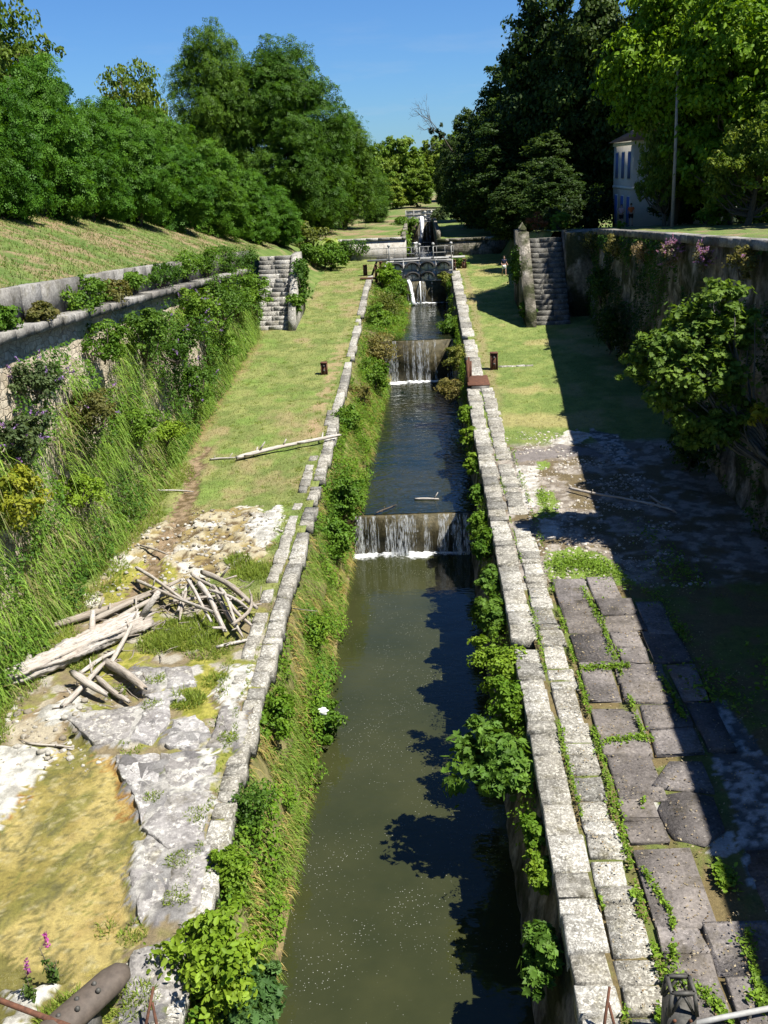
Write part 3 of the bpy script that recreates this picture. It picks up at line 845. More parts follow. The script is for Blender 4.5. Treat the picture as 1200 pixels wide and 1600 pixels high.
# cracked, heaved slab pieces by the shadow's edge
def slabpoly(pts, z0, th, tilt=(0, 0)):
    n = len(pts); c = np.mean(pts, 0)
    zz = [z0 + (p[0] - c[0]) * tilt[0] + (p[1] - c[1]) * tilt[1] for p in pts]
    V = np.array([(p[0], p[1], q) for p, q in zip(pts, zz)] + [(p[0] * .97 + c[0] * .03, p[1] * .97 + c[1] * .03, q + th) for p, q in zip(pts, zz)], float)
    return V, [np.array([(i, (i + 1) % n, n + (i + 1) % n, n + i) for i in range(n)]), np.array([list(range(n, 2 * n))])]
parts.append(slabpoly([(4.95, 19.5), (5.2, 20.0), (5.75, 20.1), (6.3, 19.8), (6.25, 18.7), (5.7, 18.25), (5.1, 18.5), (4.98, 18.9)], float(zg(19)) + .02, .10, (.05, .03)))
parts.append(slabpoly([(5.0, 20.3), (5.6, 21.2), (6.4, 21.2), (6.4, 20.05), (5.4, 20.2)], float(zg(20.6)) + .02, .10, (-.03, .05)))
V, F = join(parts)
def rough_slab(pts, th, seed, tilt=(0, 0)):
    rg = np.random.default_rng(seed); P = []; n = len(pts)
    for i in range(n):
        a = np.array(pts[i]); b = np.array(pts[(i + 1) % n]); m = max(2, int(np.linalg.norm(b - a) / .14)); nn = np.array([b[1] - a[1], a[0] - b[0]]); nn = nn / (np.linalg.norm(nn) + 1e-9)
        w = np.cumsum(rg.normal(size=m)) * .022; w -= np.linspace(0, w[-1], m)
        for k in range(m):
            P.append(a + (b - a) * k / m + nn * (w[k] + rg.normal() * .012))
    P = np.array(P); c = P.mean(0); P = c + (P - c) * 1.045; n = len(P); z = float(zg(c[1])) + .075
    zz = z + (P[:, 1] - c[1]) * .03 + (P[:, 0] - c[0]) * tilt[0] + (P[:, 1] - c[1]) * tilt[1]
    rings = [(P, zz - .35), (P, zz + th * .6), (c + (P - c) * .975, zz + th), (c + (P - c) * .6, zz + th + .012), (c + (P - c) * .2, zz + th + .015)]
    Vs = [np.concatenate([q, (h + (rg.normal(size=n) * .008 if j > 1 else 0))[:, None]], 1) for j, (q, h) in enumerate(rings)] + [np.array([[c[0], c[1], z + th + .015]])]
    F4 = [(j * n + i, j * n + (i + 1) % n, (j + 1) * n + (i + 1) % n, (j + 1) * n + i) for j in range(len(rings) - 1) for i in range(n)]
    e = (len(rings) - 1) * n; F3 = [(e + i, e + (i + 1) % n, len(rings) * n) for i in range(n)]
    return np.concatenate(Vs), [np.array(F4), np.array(F3)]
def ccw(p):
    a = sum(p[i][0] * p[(i + 1) % len(p)][1] - p[(i + 1) % len(p)][0] * p[i][1] for i in range(len(p)))
    return p if a > 0 else p[::-1]
LS = [
 [(-8.25, 21.95), (-7.2, 21.95), (-6.75, 20.9), (-6.95, 19.35), (-7.45, 20.4)], [(-7.1, 21.95), (-5.7, 21.85), (-5.6, 20.5), (-6.6, 20.6)],
 [(-6.65, 20.5), (-5.55, 20.35), (-5.35, 18.7), (-6.1, 18.4), (-6.85, 19.1)], [(-6.7, 18.9), (-6.0, 18.25), (-5.9, 16.9), (-6.2, 16.35), (-6.75, 17.6)],
 [(-5.9, 18.2), (-5.2, 18.5), (-5.05, 16.7), (-5.8, 16.8)], [(-6.1, 15.4), (-5.1, 15.8), (-4.95, 14.3), (-5.9, 13.8)],
 [(-10.2, 23.7), (-9.2, 23.95), (-8.3, 24.3), (-8.2, 22.7), (-8.96, 22.4)], [(-8.2, 24.4), (-7.5, 24.5), (-7.3, 23.3), (-7.5, 22.5), (-8.1, 22.6)],
 [(-7.15, 23.45), (-6.6, 23.65), (-6.1, 22.9), (-6.3, 22.2), (-7.1, 22.4)], [(-9.1, 26.1), (-8.2, 26.25), (-7.9, 25.2), (-8.4, 24.95)], [(-8.05, 26.2), (-7.3, 26.3), (-6.9, 25.3), (-7.7, 25.1)],
 [(-5.95, 24.1), (-5.45, 24.1), (-5.45, 22.2), (-6.0, 22.2)], [(-8.3, 24.75), (-7.4, 25.0), (-7.1, 24.5), (-7.8, 24.35)]]
lp = [rough_slab(ccw(p), .04 + .03 * hsh(i, 0, 3), 700 + i, ((hsh(i, 1, 3) - .5) * .04, (hsh(i, 2, 3) - .5) * .03)) for i, p in enumerate(LS)]
Vl, Fl = join(lp)
M_PALESLAB = mat_stone('pale_slab', (.15, .14, .137), (.225, .215, .21), (.33, .32, .305), .9, True, .6, (.44, .43, .40), spotamt=.60, vary=.3)
tag(link('stone_slabs', np_mesh('stone_slabs', Vl, Fl, M_PALESLAB, smooth=False)), kind='structure')
tag(link('stone_paving', np_mesh('stone_paving', V, F, M_SLAB)), kind='structure')

# ------------------------------------------------------------------ weirs
def weir(yc, ztop, zbot, x0, x1, label, streaks, seed, foam=1.0, left_heavy=True):
    rg = np.random.default_rng(seed)
    t = empty('weir', (0, yc, zbot)); tag(t, label, 'weir', 'weirs across the canal')
    parts = [box(x0 - .8, x1 + .8, yc, yc + .35, zbot - .6, ztop - .03, .05), ]
    V, F = join(parts); V = V - np.array([0, yc, zbot]); link('sill', np_mesh('sill', V, F, M_WETSILL), t)
    # nappe: narrow curved sheets
    P = []
    for k in range(streaks):
        for _ in range(6):
            u = rg.random(); x = x0 + (x1 - x0) * (u ** (1.25 if left_heavy else 1.0))
            if fbm(np.array([x * 1.7]), np.array([seed * 1.0]), 3)[0] > .38 + .25 * rg.random(): break
        w = (.012 + .06 * rg.random() ** 2.6) * (1.6 if rg.random() < .12 else 1)
        out = .10 + .12 * rg.random(); n = 7
        zs = np.linspace(0, 1, n)
        st = rg.random() * .25 if rg.random() < .5 else 0
        en = 1.0 if rg.random() < .7 else .4 + .6 * rg.random()
        zs = st + (en - st) * zs; w = w * (3.0 if k % 9 == 0 else 1.0)
        wob = np.cumsum(rg.normal(size=n)) * .012
        yy = -.02 - out * np.sqrt(zs) - .03
        zz = (ztop - zbot + .02) * (1 - zs)
        ww = w * (1 + .5 * rg.random(n)) * np.linspace(.7, 1.3, n)
        a = np.stack([x + wob - ww, yy, zz], -1); b = np.stack([x + wob + ww, yy - .012, zz], -1)
        V = np.stack([a, b], 1).reshape(-1, 3)
        P.append((V, [grid_faces(n, 2)]))
    V, F = join(P); link('water_curtain', np_mesh('water_curtain', V, F, M_FALL), t)
    # foam at the foot, thinning out over the pool
    nx, nq = 160, 34
    xs = np.linspace(x0 - .1, x1 + .1, nx); q = np.linspace(0, 1, nq) ** 1.4
    X, Q = np.meshgrid(xs, q)
    act = .35 + .65 * sstep(x1 - .2, (x0 + x1) / 2 - .2, X)
    reach = 1.9 * foam
    Yv = .02 - reach * Q * (.5 + fbm(X * .9, 0 * Q, seed + 8)) + .2 * (fbm(X * 2, Q * 3, seed) - .5)
    Zv = .012 + .16 * np.exp(-Q * 7) * (.3 + fbm(X * 6, Q * 9, seed + 5)) * act
    Zv[-1] = .006
    V = np.stack([X, Yv, Zv], -1).reshape(-1, 3)
    dens = np.exp(-Q * 3.6 / act) * np.clip(-.05 + 1.7 * fbm(X * 1.6, Q * 1.5, seed + 3), .12, 1.2) * (.45 + .55 * act)
    C = np.repeat(dens.reshape(-1, 1), 3, 1)
    link('foam', np_mesh('foam', V, grid_faces(nq, nx), M_FOAM, C, smooth=True), t)
    return t
w1 = weir(44.5, -15.5, -17.5, -3.85, 2.1, 'nearest low weir with a wide thin curtain of water', 105, 21)
w2 = weir(75.3, -12.3, -15.5, -3.2, 2.2, 'tall middle weir streaked white beside the rusty gate posts', 50, 29)
w3 = weir(96.6, -10.17, -12.3, -3.4, 2.6, 'short weir under the arched iron gate', 16, 23)
w4 = weir(146.9, -7.32, -10.15, -2.6, 1.6, 'most distant weir with a white plume below the far gate', 14, 24)
def jet(parent, pts, rads, seed):
    rg = np.random.default_rng(seed)
    V, F = tube(pts, rads, 10, rg, .25)
    return link('water_jet', np_mesh('water_jet', V, F, M_JET, smooth=True), parent)
jet(w3, [(-1.55, -.05, 2.12), (-1.42, -.25, 2.2), (-1.28, -.5, 1.9), (-1.18, -.7, 1.2), (-1.1, -.85, .5), (-1.05, -.95, .02)], [.12, .17, .16, .15, .17, .26], 31)
jet(w3, [(-.35, -.06, 2.1), (-.33, -.18, 1.6), (-.32, -.24, .8), (-.32, -.28, .02)], [.06, .07, .06, .1], 32)
jet(w4, [(-.1, -.1, 3.3), (0, -.5, 3.5), (.05, -.9, 3.1), (.0, -1.2, 2.2), (-.1, -1.4, 1.2), (-.3, -1.5, .05)], [.10, .24, .30, .27, .24, .34], 33)

# ------------------------------------------------------------------ retaining wall on the left with ledge and parapet
wl_ = empty('retaining_wall', (-13.3, 50, -9)); tag(wl_, 'tall overgrown rubble retaining wall under the grass hillside', 'wall')
OR = np.array([-13.3, 50, -9])
ys = ysteps([(5, 75.6, .4)])
rows = []
for k in range(19):
    t = k / 18
    z = (zg(ys) - .4) * (1 - t) + (zledge(ys) - .3) * t
    x = -13.25 + (fbm(ys * 1.3, t * 9 + 0 * ys, 91) - .5) * .22 - .05 * t
    rows.append(np.stack([x, ys, z], -1))
link('wall', np_mesh('wall', np.stack(rows, 1).reshape(-1, 3) - OR, grid_faces(len(ys), 19)[:, ::-1], M_RUBBLE), wl_)
def course(x0, x1, zt, zb, ya, yb, la, lb, seed, ch=.03, jit=.012):
    rg = np.random.default_rng(seed); parts = []; y = ya
    while y < yb:
        l = la + (lb - la) * rg.random()
        V, F = box(x0, x1 + (rg.random() - .5) * .04, y + .012, min(y + l, yb) - .012, 0, 1, 0)
        V, F = box(x0, x1 + (rg.random() - .5) * .04, y + .012, min(y + l, yb) - .012, -.5, .5, ch, jit, rg)
        top = V[:, 2] > 0
        V[:, 2] = np.where(top, zt(V[:, 1]) + (V[:, 2] - .5), zb(V[:, 1]))
        parts.append((V, F)); y += l
    return parts
V, F = join(course(-13.9, -12.88, zledge, lambda y: zledge(y) - .32, 6, 76, .9, 1.7, 41)); link('ledge_coping', np_mesh('ledge_coping', V - OR, F, M_PARAPET), wl_)
V, F = join(course(-14.15, -13.66, lambda y: zpar(y) + .05, lambda y: zledge(y) - .05, 6, 80.5, 1.3, 2.6, 42)); link('parapet', np_mesh('parapet', V - OR, F, M_PARAPET), wl_)

# ------------------------------------------------------------------ stairs
def stairs(x0, x1, y0, y1, z0, z1, n, mat, label, cheeks, ends, seed):
    rg = np.random.default_rng(seed)
    t = empty('stone_stairs', ((x0 + x1) / 2, y0, z0)); tag(t, label, 'stairs', 'stone stairs up from the lock side')
    org = np.array([(x0 + x1) / 2, y0, z0]); parts = []
    dy = (y1 - y0) / n; dz = (z1 - z0) / n
    for k in range(n):
        xs_ = np.sort(np.concatenate([[x0, x1], x0 + (x1 - x0) * (.25 + .5 * rg.random(1 + rg.integers(0, 2)))]))
        for a, b in zip(xs_[:-1], xs_[1:]):
            parts.append(box(a + .004, b - .004, y0 + k * dy - .05, y0 + k * dy + dy + .02, z0 + (k - .6) * dz, z0 + (k + 1) * dz, .025, .014, rg))
    V, F = join(parts); link('steps', np_mesh('steps', V - org, F, mat), t)
    V, F = prism_yz([(y0 + .3, z0 - .4), (y1 + .2, z1 - .5), (y1 + .2, z0 - .6)][::-1], x0 + .05, x1 - .05)
    link('rubble_core', np_mesh('rubble_core', V - org, F, M_OLDWALL), t)
    for (a, b, prof) in cheeks:
        V, F = prism_yz(prof, a, b)
        link('cheek_wall', np_mesh('cheek_wall', V - org, F, M_OLDWALL if mat is M_STEPDARK else mat), t)
    for p in ends:
        V, F = p; link('end_pillar', np_mesh('end_pillar', V - org, F, M_OLDWALL), t)
    return t
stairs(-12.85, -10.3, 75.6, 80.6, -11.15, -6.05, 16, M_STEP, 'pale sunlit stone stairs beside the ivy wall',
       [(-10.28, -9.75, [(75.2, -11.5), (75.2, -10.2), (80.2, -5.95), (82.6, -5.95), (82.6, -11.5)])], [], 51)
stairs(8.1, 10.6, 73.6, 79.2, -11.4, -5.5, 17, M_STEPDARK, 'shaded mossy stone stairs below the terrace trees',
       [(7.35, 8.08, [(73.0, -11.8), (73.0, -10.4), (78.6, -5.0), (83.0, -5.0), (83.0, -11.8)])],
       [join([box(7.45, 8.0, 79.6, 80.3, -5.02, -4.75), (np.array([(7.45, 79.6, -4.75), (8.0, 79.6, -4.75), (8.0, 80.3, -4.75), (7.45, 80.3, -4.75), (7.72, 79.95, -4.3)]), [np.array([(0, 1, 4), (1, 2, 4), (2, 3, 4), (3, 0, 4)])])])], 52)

# ------------------------------------------------------------------ terrace wall on the right
wr_ = empty('retaining_wall', (12.7, 45, -8)); tag(wr_, 'high eroded retaining wall in shadow below the house terrace', 'wall')
OR = np.array([12.7, 45, -8])
ys = ysteps([(3, 76.4, .3)])
rows = []
for k in range(29):
    t = k / 28
    z = (zg(ys) - .4) * (1 - t) + (zter(ys) - .3) * t
    x = 12.72 + (fbm(ys * .9, t * 7 + 0 * ys, 95) - .5) * .9 * math.sin(PI * min(1, .15 + t * .85)) - .25 * (1 - t)
    rows.append(np.stack([x, ys, z], -1))
link('wall', np_mesh('wall', np.stack(rows, 1).reshape(-1, 3) - OR, grid_faces(len(ys), 29), M_OLDWALL, smooth=True), wr_)
V, F = join(course(12.42, 13.1, lambda y: zter(y) + .10, lambda y: zter(y) - .28, 3, 76.6, 1.0, 2.0, 43)); link('coping', np_mesh('coping', V - OR, F, M_PARAPET), wr_)
V, F = join([box(10.62, 12.95, 76.0, 79.3, -11.8, -5.0, .05, .03, rng)]); link('pier', np_mesh('pier', V - OR, F, M_OLDWALL), wr_)

# walls of the next lock head
def headwall(x0, x1, y, z0, z1, mat, label):
    t = empty('head_wall', ((x0 + x1) / 2, y, z0)); tag(t, label, 'wall')
    og = np.array([(x0 + x1) / 2, y, z0])
    V, F = join([box(x0, x1, y, y + .5, z0 - .5, z1 - .25)]); link('wall', np_mesh('wall', V - og, F, mat), t)
    parts = []; x = x0
    while x < x1 - .1:
        l = min(1.3, x1 - x); parts.append(box(x + .01, x + l - .01, y - .06, y + .6, z1 - .25, z1 + .04, .03)); x += l
    V, F = join(parts); link('coping', np_mesh('coping', V - og, F, M_OLDWALL if mat is M_OLDWALL else M_COPING), t)
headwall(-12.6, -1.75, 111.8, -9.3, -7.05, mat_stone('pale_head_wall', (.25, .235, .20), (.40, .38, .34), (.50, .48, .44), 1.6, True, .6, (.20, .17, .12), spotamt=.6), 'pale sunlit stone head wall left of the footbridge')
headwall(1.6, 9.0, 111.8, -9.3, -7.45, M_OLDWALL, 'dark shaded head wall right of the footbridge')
for (xw, sgn, lab) in ((-1.85, 1, 'low channel wall of the far lock under the green bush'), (1.62, -1, 'shaded channel wall of the far lock below the conifers')):
    t = empty('channel_wall', (xw, 130, -9)); tag(t, lab, 'wall')
    V, F = join([box(xw - .4 if sgn > 0 else xw, xw if sgn > 0 else xw + .4, 112.31, 149.5, -10.6, -6.75, .04)])
    link('stonework', np_mesh('stonework', V - np.array([xw, 130, -9]), F, M_OLDWALL), t)

# ------------------------------------------------------------------ lock gates and footbridge
def gate_leaf(xa, xb, ya, yb, z0, z1, cells, rowsn, label, arches=True):
    """leaf from the heel (xa,ya) to the mitre post (xb,yb)"""
    t = empty('lock_gate', (xa, ya, z0)); tag(t, label, 'lock gate', 'iron lock gates')
    A = np.array([xa, ya]); B = np.array([xb, yb]); L = np.linalg.norm(B - A); dr = (B - A) / L
    nrm = np.array([dr[1], -dr[0]]); 
    if nrm[1] > 0: nrm = -nrm
    H = z1 - z0
    def P(u, v, w=0): return (dr[0] * u + nrm[0] * w, dr[1] * u + nrm[1] * w, v)
    fr = []
    for k in range(cells + 1): fr.append(bar(P(L * k / cells, 0), P(L * k / cells, H + .08), .12, .14))
    for k in range(rowsn + 1): fr.append(bar(P(0, H * k / rowsn, .003), P(L, H * k / rowsn, .003), .15, .09))
    V, F = join(fr); link('frame', np_mesh('frame', V, F, M_GREYMETAL), t)
    for c in range(cells):
        for r_ in range(rowsn):
            u0_, u1_ = L * c / cells + .07, L * (c + 1) / cells - .07
            v0, v1 = H * r_ / rowsn + .05, H * (r_ + 1) / rowsn - .05
            pl = [bar(P(u0_, (v0 + v1) / 2 - .02, -.03), P(u1_, (v0 + v1) / 2 - .02, -.03), .03, v1 - v0)]
            V, F = join(pl); link('plate', np_mesh('plate', V, F, M_PANEL), t)
            if arches:
                n = 12; V = []; F = []
                uc = (u0_ + u1_) / 2; ru = (u1_ - u0_) / 2; rv = (v1 - v0) * .62
                for i in range(n + 1):
                    a = PI * i / n
                    for (q, w) in ((1.0, .04), (.66, .04), (1.0, .34), (.66, .34)):
                        V.append(P(uc - ru * q * math.cos(a), v1 - rv + rv * q * math.sin(a), w))
                for i in range(n):
                    b = i * 4
                    for (p, q) in ((0, 1), (1, 3), (3, 2), (2, 0)): F.append((b + p, b + q, b + 4 + q, b + 4 + p))
                link('arch_rib', np_mesh('arch_rib', np.array(V), np.array(F), M_ARCH), t)
                V, F = join([bar(P(uc, v0, .05), P(uc, v1 - .02, .05), .05, .06)])
                link('stiffener', np_mesh('stiffener', V, F, M_IRON), t)
    return t
gate_leaf(-3.4, -.32, 96.2, 97.0, -10.15, -8.3, 2, 2, 'left arched iron gate leaf half hidden by green bush')
gate_leaf(2.75, -.28, 96.2, 97.0, -10.15, -8.3, 2, 2, 'right arched iron gate leaf in front of the footbridge')
gate_leaf(-2.2, .02, 147.0, 147.6, -7.3, -5.7, 2, 3, 'left leaf of the distant white barred gate', False)
gate_leaf(1.9, .06, 147.0, 147.6, -7.3, -5.7, 2, 3, 'right leaf of the distant white barred gate', False)

fb = empty('footbridge', (-.4, 97.7, -8.1)); tag(fb, 'narrow grey footbridge with ball topped railing over the gates', 'footbridge')
V, F = join([box(-4.9, 4.4, -.45, .35, -.15, 0)]); link('deck', np_mesh('deck', V, F, M_GREYMETAL), fb)
rl = []
for z in (.45, 1.02): rl.append(bar((-4.6, -.4, z), (3.3, -.4, z), .045))
for x in np.arange(-4.6, 3.4, .79): rl.append(bar((x, -.4, 0), (x, -.4, 1.02), .035))
V, F = join(rl); link('railing', np_mesh('railing', V, F, M_GREYMETAL), fb)
for x in (-2.8, .1, 1.4, 3.1):
    p = link('post', np_mesh('post', *join([bar((x, -.47, -.2), (x, -.47, 1.15), .10)]), M_GREYMETAL), fb)
    link('ball_finial', np_mesh('ball_finial', *sphere((x, -.47, 1.24), .15), M_GREYMETAL, smooth=True), p)

# ------------------------------------------------------------------ rusty bollards and gate gear
def bollard(x, y, w, h, label, z=None, tuft=False, hole=True):
    z = float(zg(y)) + .02 if z is None else z
    t = empty('iron_post', (x, y, z)); tag(t, label, 'iron post', 'rusty iron posts of the lock gear')
    b = []
    for (px, py, sx, sy) in ((-w / 2, 0, .05, w), (w / 2, 0, .05, w), (0, w / 2, w, .05)):
        b.append(box(px - sx / 2, px + sx / 2, py - sy / 2, py + sy / 2, -.3, h))
    b.append(box(-w / 2 + .026, w / 2 - .026, -w / 2 + .03, -w / 2 + .07, -.3, h - .02))
    V, F = join(b); link('post_body', np_mesh('post_body', V, F, M_RUST), t)
    V, F = join([box(-w / 2 - .03, w / 2 + .03, -w / 2 - .03, w / 2 + .045, h, h + .05, .015)]); link('cap', np_mesh('cap', V, F, M_RUST), t)
    if hole:
        for hz in (h * .35, h * .75):
            link('bolt', np_mesh('bolt', *sphere((0, -w / 2 + .02, hz), .07, 8, 6), M_IRON, smooth=True), t)
    return t
bollard(4.23, 62.1, .42, 1.0, 'rusty square post on the grass beside the right coping')
bollard(-6.47, 62.47, .36, .72, 'rusty stump with green weeds on top amid the left lawn')
bollard(-5.57, 98.0, .34, .95, 'rusty post on the lawn left of the arched gate')
bollard(4.0, 100.2, .36, .85, 'rusty post on the grass right of the footbridge')
bollard(3.0, 98.6, .22, 1.0, 'thin rusty post at the right end of the arched gate')
bollard(-3.95, 95.2, .2, 1.5, 'slender rusty post closest to the left gate leaf', hole=False)
bollard(-4.4, 95.0, .2, 1.3, 'slender rusty post on the plate left of the gate', hole=False)

gg = empty('gate_gear', (2.95, 59.2, float(zg(59)))); tag(gg, 'rusty gate plate with upright rails over the dark recess', 'gate gear')
V, F = join([box(-.55, .75, -1.5, 1.3, .12, .2, .02)]); link('plate', np_mesh('plate', V, F, M_RUST), gg)
for k, (x, y, h) in enumerate([(-.5, -.6, 1.25), (-.5, .2, 1.35), (-.38, .9, 1.4), (-.25, 1.2, 1.1)]):
    V, F = join([bar((x, y, -.6), (x, y, h), .12, .16)]); link('upright', np_mesh('upright', V, F, M_RUST), gg)
V, F = join([box(-.35, .7, -1.55, -1.4, -.6, .12)]); link('recess_edge', np_mesh('recess_edge', V, F, M_IRON), gg)
gl = empty('gate_gear', (-4.6, 95.0, float(zg(95)))); tag(gl, 'flat rusty gear plate hanging over the left lock edge', 'gate gear')
V, F = join([box(-1.3, .9, -.5, .3, .1, .18, .02), bar((.8, -.5, .1), (.9, -.6, -1.6), .25, .12)]); link('plate', np_mesh('plate', V, F, M_RUST), gl)
t = empty('stone_kerb', (5.7, 62.6, float(zg(62.6)))); tag(t, 'thin line of kerb stones crossing the right lawn', 'kerb')
V, F = join([box(-1.15 + .55 * k, -.62 + .55 * k, -.1, .1, -.2, .06, .02, .02, rng) for k in range(4)]); link('stones', np_mesh('stones', V, F, M_COPING), t)

# foreground lock gear at the very bottom
t = empty('iron_mast', (3.86, 13.15, float(zg(13.2)))); tag(t, 'square rusty gear mast with open braced top near the handrail', 'gear mast')
w = .46
V, F = join([box(-w / 2, w / 2, -w / 2, w / 2, -.4, 1.0)]); link('shaft', np_mesh('shaft', V, F, M_IRON), t)
fr = []
for (x, y) in ((-w / 2, -w / 2), (w / 2, -w / 2), (w / 2, w / 2), (-w / 2, w / 2)): fr.append(bar((x, y, 1.0), (x * .8, y * .8, 1.42), .06))
tp = [(-w * .4, -w * .4, 1.42), (w * .4, -w * .4, 1.42), (w * .4, w * .4, 1.42), (-w * .4, w * .4, 1.42)]
for k in range(4): fr.append(bar(tp[k], tp[(k + 1) % 4], .06))
fr += [bar((-w * .4, -w * .45, 1.02), (0, -w * .4, 1.4), .04), bar((w * .4, -w * .45, 1.02), (0, -w * .4, 1.4), .04), bar((-w * .45, w * .4, 1.02), (0, w * .4, 1.4), .04), bar((w * .45, w * .4, 1.02), (0, w * .4, 1.4), .04)]
V, F = join(fr); link('braced_top', np_mesh('braced_top', V, F, M_IRON), t)
for (x, z) in ((-.13, .9), (.13, .9), (-.13, .6), (.13, .6), (.13, .3)):
    link('rivet', np_mesh('rivet', *sphere((x, -w / 2, z), .035, 8, 6), M_RUST, smooth=True), t)
t = empty('handrail', (4.75, 13.62, float(zg(13.7)))); tag(t, 'pale metal handrail bar lying low beside the rusty mast', 'handrail')
V, F = tube([(-.75, -.12, .15), (0, .02, .2), (1.9, .35, .3)], [.05, .05, .05], 10); link('rail', np_mesh('rail', V, F, M_GREYMETAL, smooth=True), t)
V, F = tube([(.5, .1, -.2), (.5, .1, .22)], [.035, .035], 8); link('rail_post', np_mesh('rail_post', V, F, M_IRON), t)
t = empty('iron_beam', (-6.35, 13.6, float(zg(14)))); tag(t, 'thick brown round ended iron beam with rivets', 'iron beam')
V, F = tube([(-1.5, -2.6, .75), (-.7, -1.2, .72), (.0, .0, .7), (.28, .5, .69), (.42, .74, .685), (.47, .83, .683)], [.30, .30, .30, .29, .22, .1], 16); V[:, 2] = .7 + (V[:, 2] - .7) * .75
link('beam_body', np_mesh('beam_body', V, F, mat_simple('brown_grey_iron', (.075, .06, .048), .7, 0, .3, 6), smooth=True), t)
for (x, y) in ((.1, .2), (-.1, -.14), (-.3, -.5), (.22, .05), (-.02, -.35)):
    link('rivet', np_mesh('rivet', *sphere((x, y, .92), .05, 8, 6), M_IRON, smooth=True), t)
V, F = join([box(-.2, .15, -.3, .15, -.3, .55)]); link('beam_foot', np_mesh('beam_foot', V, F, M_IRON), t)
t = empty('iron_rail', (-8.0, 13.3, float(zg(13.3)))); tag(t, 'dark iron pipe rail above the ochre pool', 'rail')
V, F = tube([(-2.5, 1.0, .9), (-.5, .45, .9), (1.6, -.4, .9)], [.05, .05, .05], 10); link('pipe', np_mesh('pipe', V, F, M_RUST, smooth=True), t)
V, F = tube([(-1.8, .8, -.3), (-1.8, .8, .9)], [.04, .04], 8); link('pipe_leg', np_mesh('pipe_leg', V, F, M_RUST), t)
def vrod(x, y, label):
    t = empty('iron_rod', (x, y, float(zg(y)))); tag(t, label, 'iron rod', 'thin V shaped rods')
    for (a, b) in (((-.16, -.3, -.1), (.06, .2, .85)), ((.2, -.25, -.1), (.03, .1, .6))):
        V, F = tube([a, b], [.03, .025], 8); link('rod', np_mesh('rod', V, F, M_RUST), t)
vrod(-5.25, 13.6, 'thin rusty V rod beside the round ended beam')
vrod(2.75, 13.5, 'thin rusty V rod on the right coping edge')

# ------------------------------------------------------------------ driftwood
def log(a, b, r, za, zb, label, group='bleached driftwood beside the lock', seed=0, bend=.06, rough=.12, stubs=0, taper=.7, name='driftwood_log', gz=None, mat=None):
    rg = np.random.default_rng(1000 + seed)
    f = gz or (lambda x, y: float(ground_left(x, y)[0][0]))
    A = Vector((a[0], a[1], f(*a) + r * .75 + za)); B = Vector((b[0], b[1], f(*b) + r * .75 + zb))
    L = (B - A).length
    n = max(5, int(L / .25)); s = np.linspace(0, 1, n)
    ph = rg.random(2) * 6.28
    off = bend * L * .5
    pts = np.stack([s * L, off * (np.sin(s * PI * 1.3 + ph[0]) - math.sin(ph[0]) * (1 - s) - math.sin(PI * 1.3 + ph[0]) * s), .4 * off * np.sin(s * PI) * (1 if rg.random() < .5 else -.3)], -1)
    r = r * (.9 if r > .25 else .76); stubs = stubs if r > .25 else stubs + int(rg.integers(0, 3))
    rad = r * (1 - (1 - taper) * s) * (1 + .12 * (rg.random(n) - .5)); rad[0] *= .8; rad[-1] *= .75
    sd = 34 if r > .25 else 14
    m_ = max(n, int(L / (.07 if r > .25 else .14))); s2 = np.linspace(0, 1, m_)
    pts = np.stack([np.interp(s2, s, pts[:, k]) for k in range(3)], -1); rad = np.interp(s2, s, rad); n = m_
    V0, F0 = tube(pts, rad, sd, rg, rough * .25)
    an = np.tile(np.arange(sd) * 2 * PI / sd, n); ss = np.repeat(s2 * L, sd)
    kf = 4.5 if r > .25 else 2.2
    fur = fbm(np.cos(an) * kf + 10 + seed + ss * .25, np.sin(an) * kf + ss * .3 + seed * 3.7, seed)
    if r > .25: rad = rad * (.8 + .55 * fbm(s2 * 5, s2 * 0 + seed, 3)); body_ = 1
    rid = 1 + (1.0 if r > .25 else .55) * (fur - .5) + (.9 * (fbm(np.cos(an) * 3 + ss * .9, np.sin(an) * 3 - ss * .7, 17) - .5) if r > .25 else 0) - (.14 if r > .25 else .12) * sstep(.42, .36, fbm(np.cos(an) * 1.2 + seed, np.sin(an) * 1.2 + ss * .5, seed + 7))
    body = V0[:n * sd].reshape(n, sd, 3); V0[:n * sd] = (pts[:, None] + (body - pts[:, None]) * rid.reshape(n, sd, 1)).reshape(-1, 3)
    spl = hsh(np.arange(sd), np.arange(sd) * 0, seed) * r * 1.2
    V0[:sd, 0] -= spl; V0[(n - 1) * sd:n * sd, 0] += spl
    parts = [(V0, F0)]
    for k in range(stubs):
        i = rg.integers(1, n - 1); an = rg.random() * 6.28; l = r * (2 + 3 * rg.random())
        p = pts[i]; q = p + np.array([l * .6, math.cos(an) * l, abs(math.sin(an)) * l])
        parts.append(tube([p, q], [r * .45, r * .28], 8, rg, .1))
    V, F = join(parts)
    o = link(name, np_mesh(name, V, F, mat or M_DRIFT, smooth=False))
    d = (B - A).normalized(); q = d.to_track_quat('X', 'Z'); o.rotation_mode = 'QUATERNION'
    o.rotation_quaternion = q; o.location = A
    return tag(o, label, 'log', group)
log((-12.7, 25.4), (-9.3, 29.0), .31, .05, .12, 'huge weathered driftwood trunk, split and furrowed, thickest in the pile', seed=1, rough=.3, bend=.09, stubs=3, taper=1.15)
